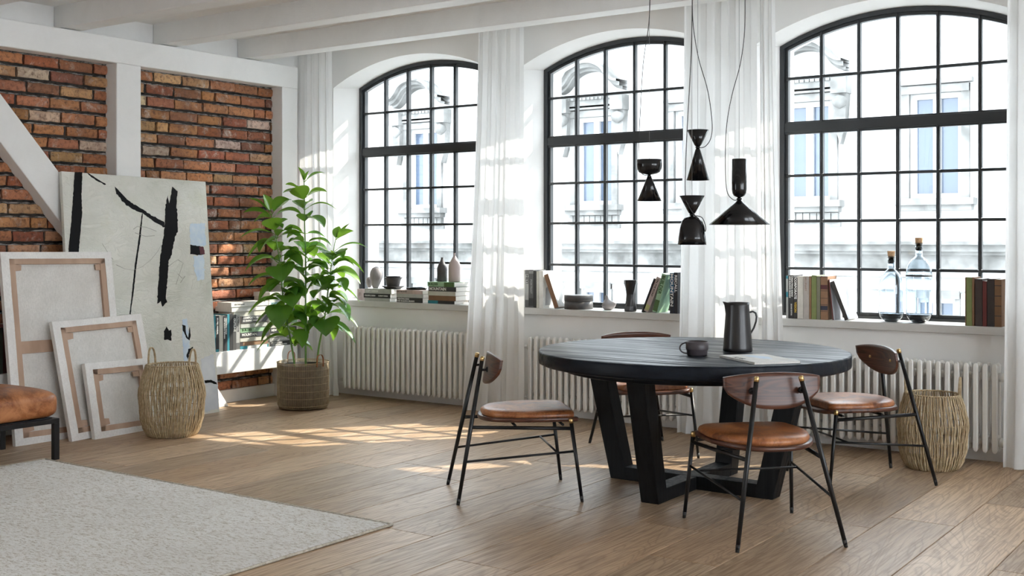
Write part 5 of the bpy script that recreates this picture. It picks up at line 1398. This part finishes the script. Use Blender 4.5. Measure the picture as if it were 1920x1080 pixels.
r3(1538.6, 1552.0, 518, (.29,.165,.095), 'tan leather bound book with two dark labels on the right sill', (), [(.20,.30,(.10,.03,.035)),(.68,.78,(.03,.035,.06)),(.0,.015,DB),(.33,.34,DB),(.50,.51,DB),(.65,.66,DB),(.80,.81,DB)])
x0 = ony(1561, 600, SY).x; xt = ony(1553, 517, SY).x
add_book((x0, SY, SZ), 0, 'up', .009, .268, .17, (.40,.40,.42), 'thin dark red book leaning slightly on the right sill', G3, (), [(0,1,(.12,.028,.022))], lean=-math.atan2(x0-xt-.0, .27))  # grey cover colour paints in the window light on the red book's face
x0 = ony(1584, 601, SY).x; x1 = ony(1591.5, 601, SY).x; xt = ony(1557, 523, SY).x
add_book((x0, SY, SZ), 0, 'up', x1-x0, .268, .19, (.58,.58,.60), 'dark spined book with window light painted pale on its cover, leaning left beside the glass bottles', G3, (), [(0,1,(.055,.048,.045))], lean=-math.atan2(x0-xt, .25))  # pale cover colour stands for window light falling on the dark book
r4 = lambda pa_, pb_, top, cv, lb, ti=(), pa2=(): up_sill(pa_, pb_, top, cv, lb, G3, ti, pa2, pmt=612)
r4(1809.6, 1811.6, 520, BR, 'thin brown book left of the olive book near the right curtain')
r4(1811.8, 1822.6, 520, OL, 'olive green book near the right curtain')
r4(1823.0, 1826.6, 520, TAN, 'narrow tan book near the right curtain')
r4(1828.6, 1842.0, 523, DB, 'wide dark brown book near the right curtain')
r4(1842.6, 1850.2, 527, (.14,.03,.026), 'dark red book, shortest near the right curtain')
r4(1851.0, 1864.6, 523, (.04,.032,.030), 'blackish brown book near the right curtain')
r4(1865.0, 1878.0, 524, (.20,.105,.05), 'tan leather book with dark bands beside the right curtain', (), [(.12,.14,DB),(.34,.36,DB),(.55,.57,DB),(.76,.78,DB)])
# glass bottles with corks
def glass_bottle(px_, h_px, w, neck_h, sh_h, label, band=None):
    q = ony(px_, 600, .055); r = empty('glass_bottle', (q.x, .055, SZ+.0005), 0, label, 'bottle', None)
    k_ = 1/313.; w = w*k_; H_ = h_px*k_; nh = neck_h*k_; sh = sh_h*k_; nk = 6.8*k_; t_ = .0022
    outer = [(0,.004),(w*.42,.0),(w*.62,.008),(w*.82,.024),(w*.95,.044),(w,.064),(w,H_-nh-sh), (w*.97,H_-nh-sh*.72),(w*.85,H_-nh-sh*.42),(w*.60,H_-nh-sh*.17),(nk*1.1,H_-nh),(nk,H_-nh+.02),(nk,H_-.004),(nk*1.28,H_-.003),(nk*1.28,H_)]
    inner = [(max(a_-t_, 0), z_ + (.008 if z_ < .03 else 0)) for a_, z_ in outer[:-2]] + [(nk-t_, H_)]
    m = MB(); m.lathe(outer + inner[::-1], 56); m.build('body', M['glass'], r)
    liq = [(0,.0105)] + [(a_-t_*1.05, z_+.0085 if z_ < .03 else z_) for a_, z_ in outer[1:5]] + [(w*.97-t_, .050),(0,.050)]
    m = MB(); m.lathe(liq, 48); m.build('liquid', M['liquid'], r)
    m = MB(); m.lathe([(0,H_-.030),(nk*.80,H_-.030),(nk*1.0,H_+.002),(nk*1.12,H_+.030),(nk*1.08,H_+.034),(0,H_+.034)], 28); m.build('cork', M['cork'], r)
    m = MB(); m.lathe([(nk-t_-.0004,H_-.046),(nk-t_-.0004,H_-.010),(nk*.5,H_-.010),(nk*.5,H_-.046)], 28); m.build('stopper_sleeve', M['rubber'], r)
    if band is not None:
        m = MB(); zb_ = H_*band; m.lathe([(w+.0004,zb_),(w+.0010,zb_),(w+.0010,zb_+.010),(w+.0004,zb_+.010)], 48); m.build('band', M['rubber'], r)
    return r
glass_bottle(1671, 132, 25, 26, 42, 'shorter clear glass bottle with a cork on the right sill')
glass_bottle(1723, 159, 25, 27, 36, 'taller clear glass bottle with a cork and a dark ring on the right sill', .58)
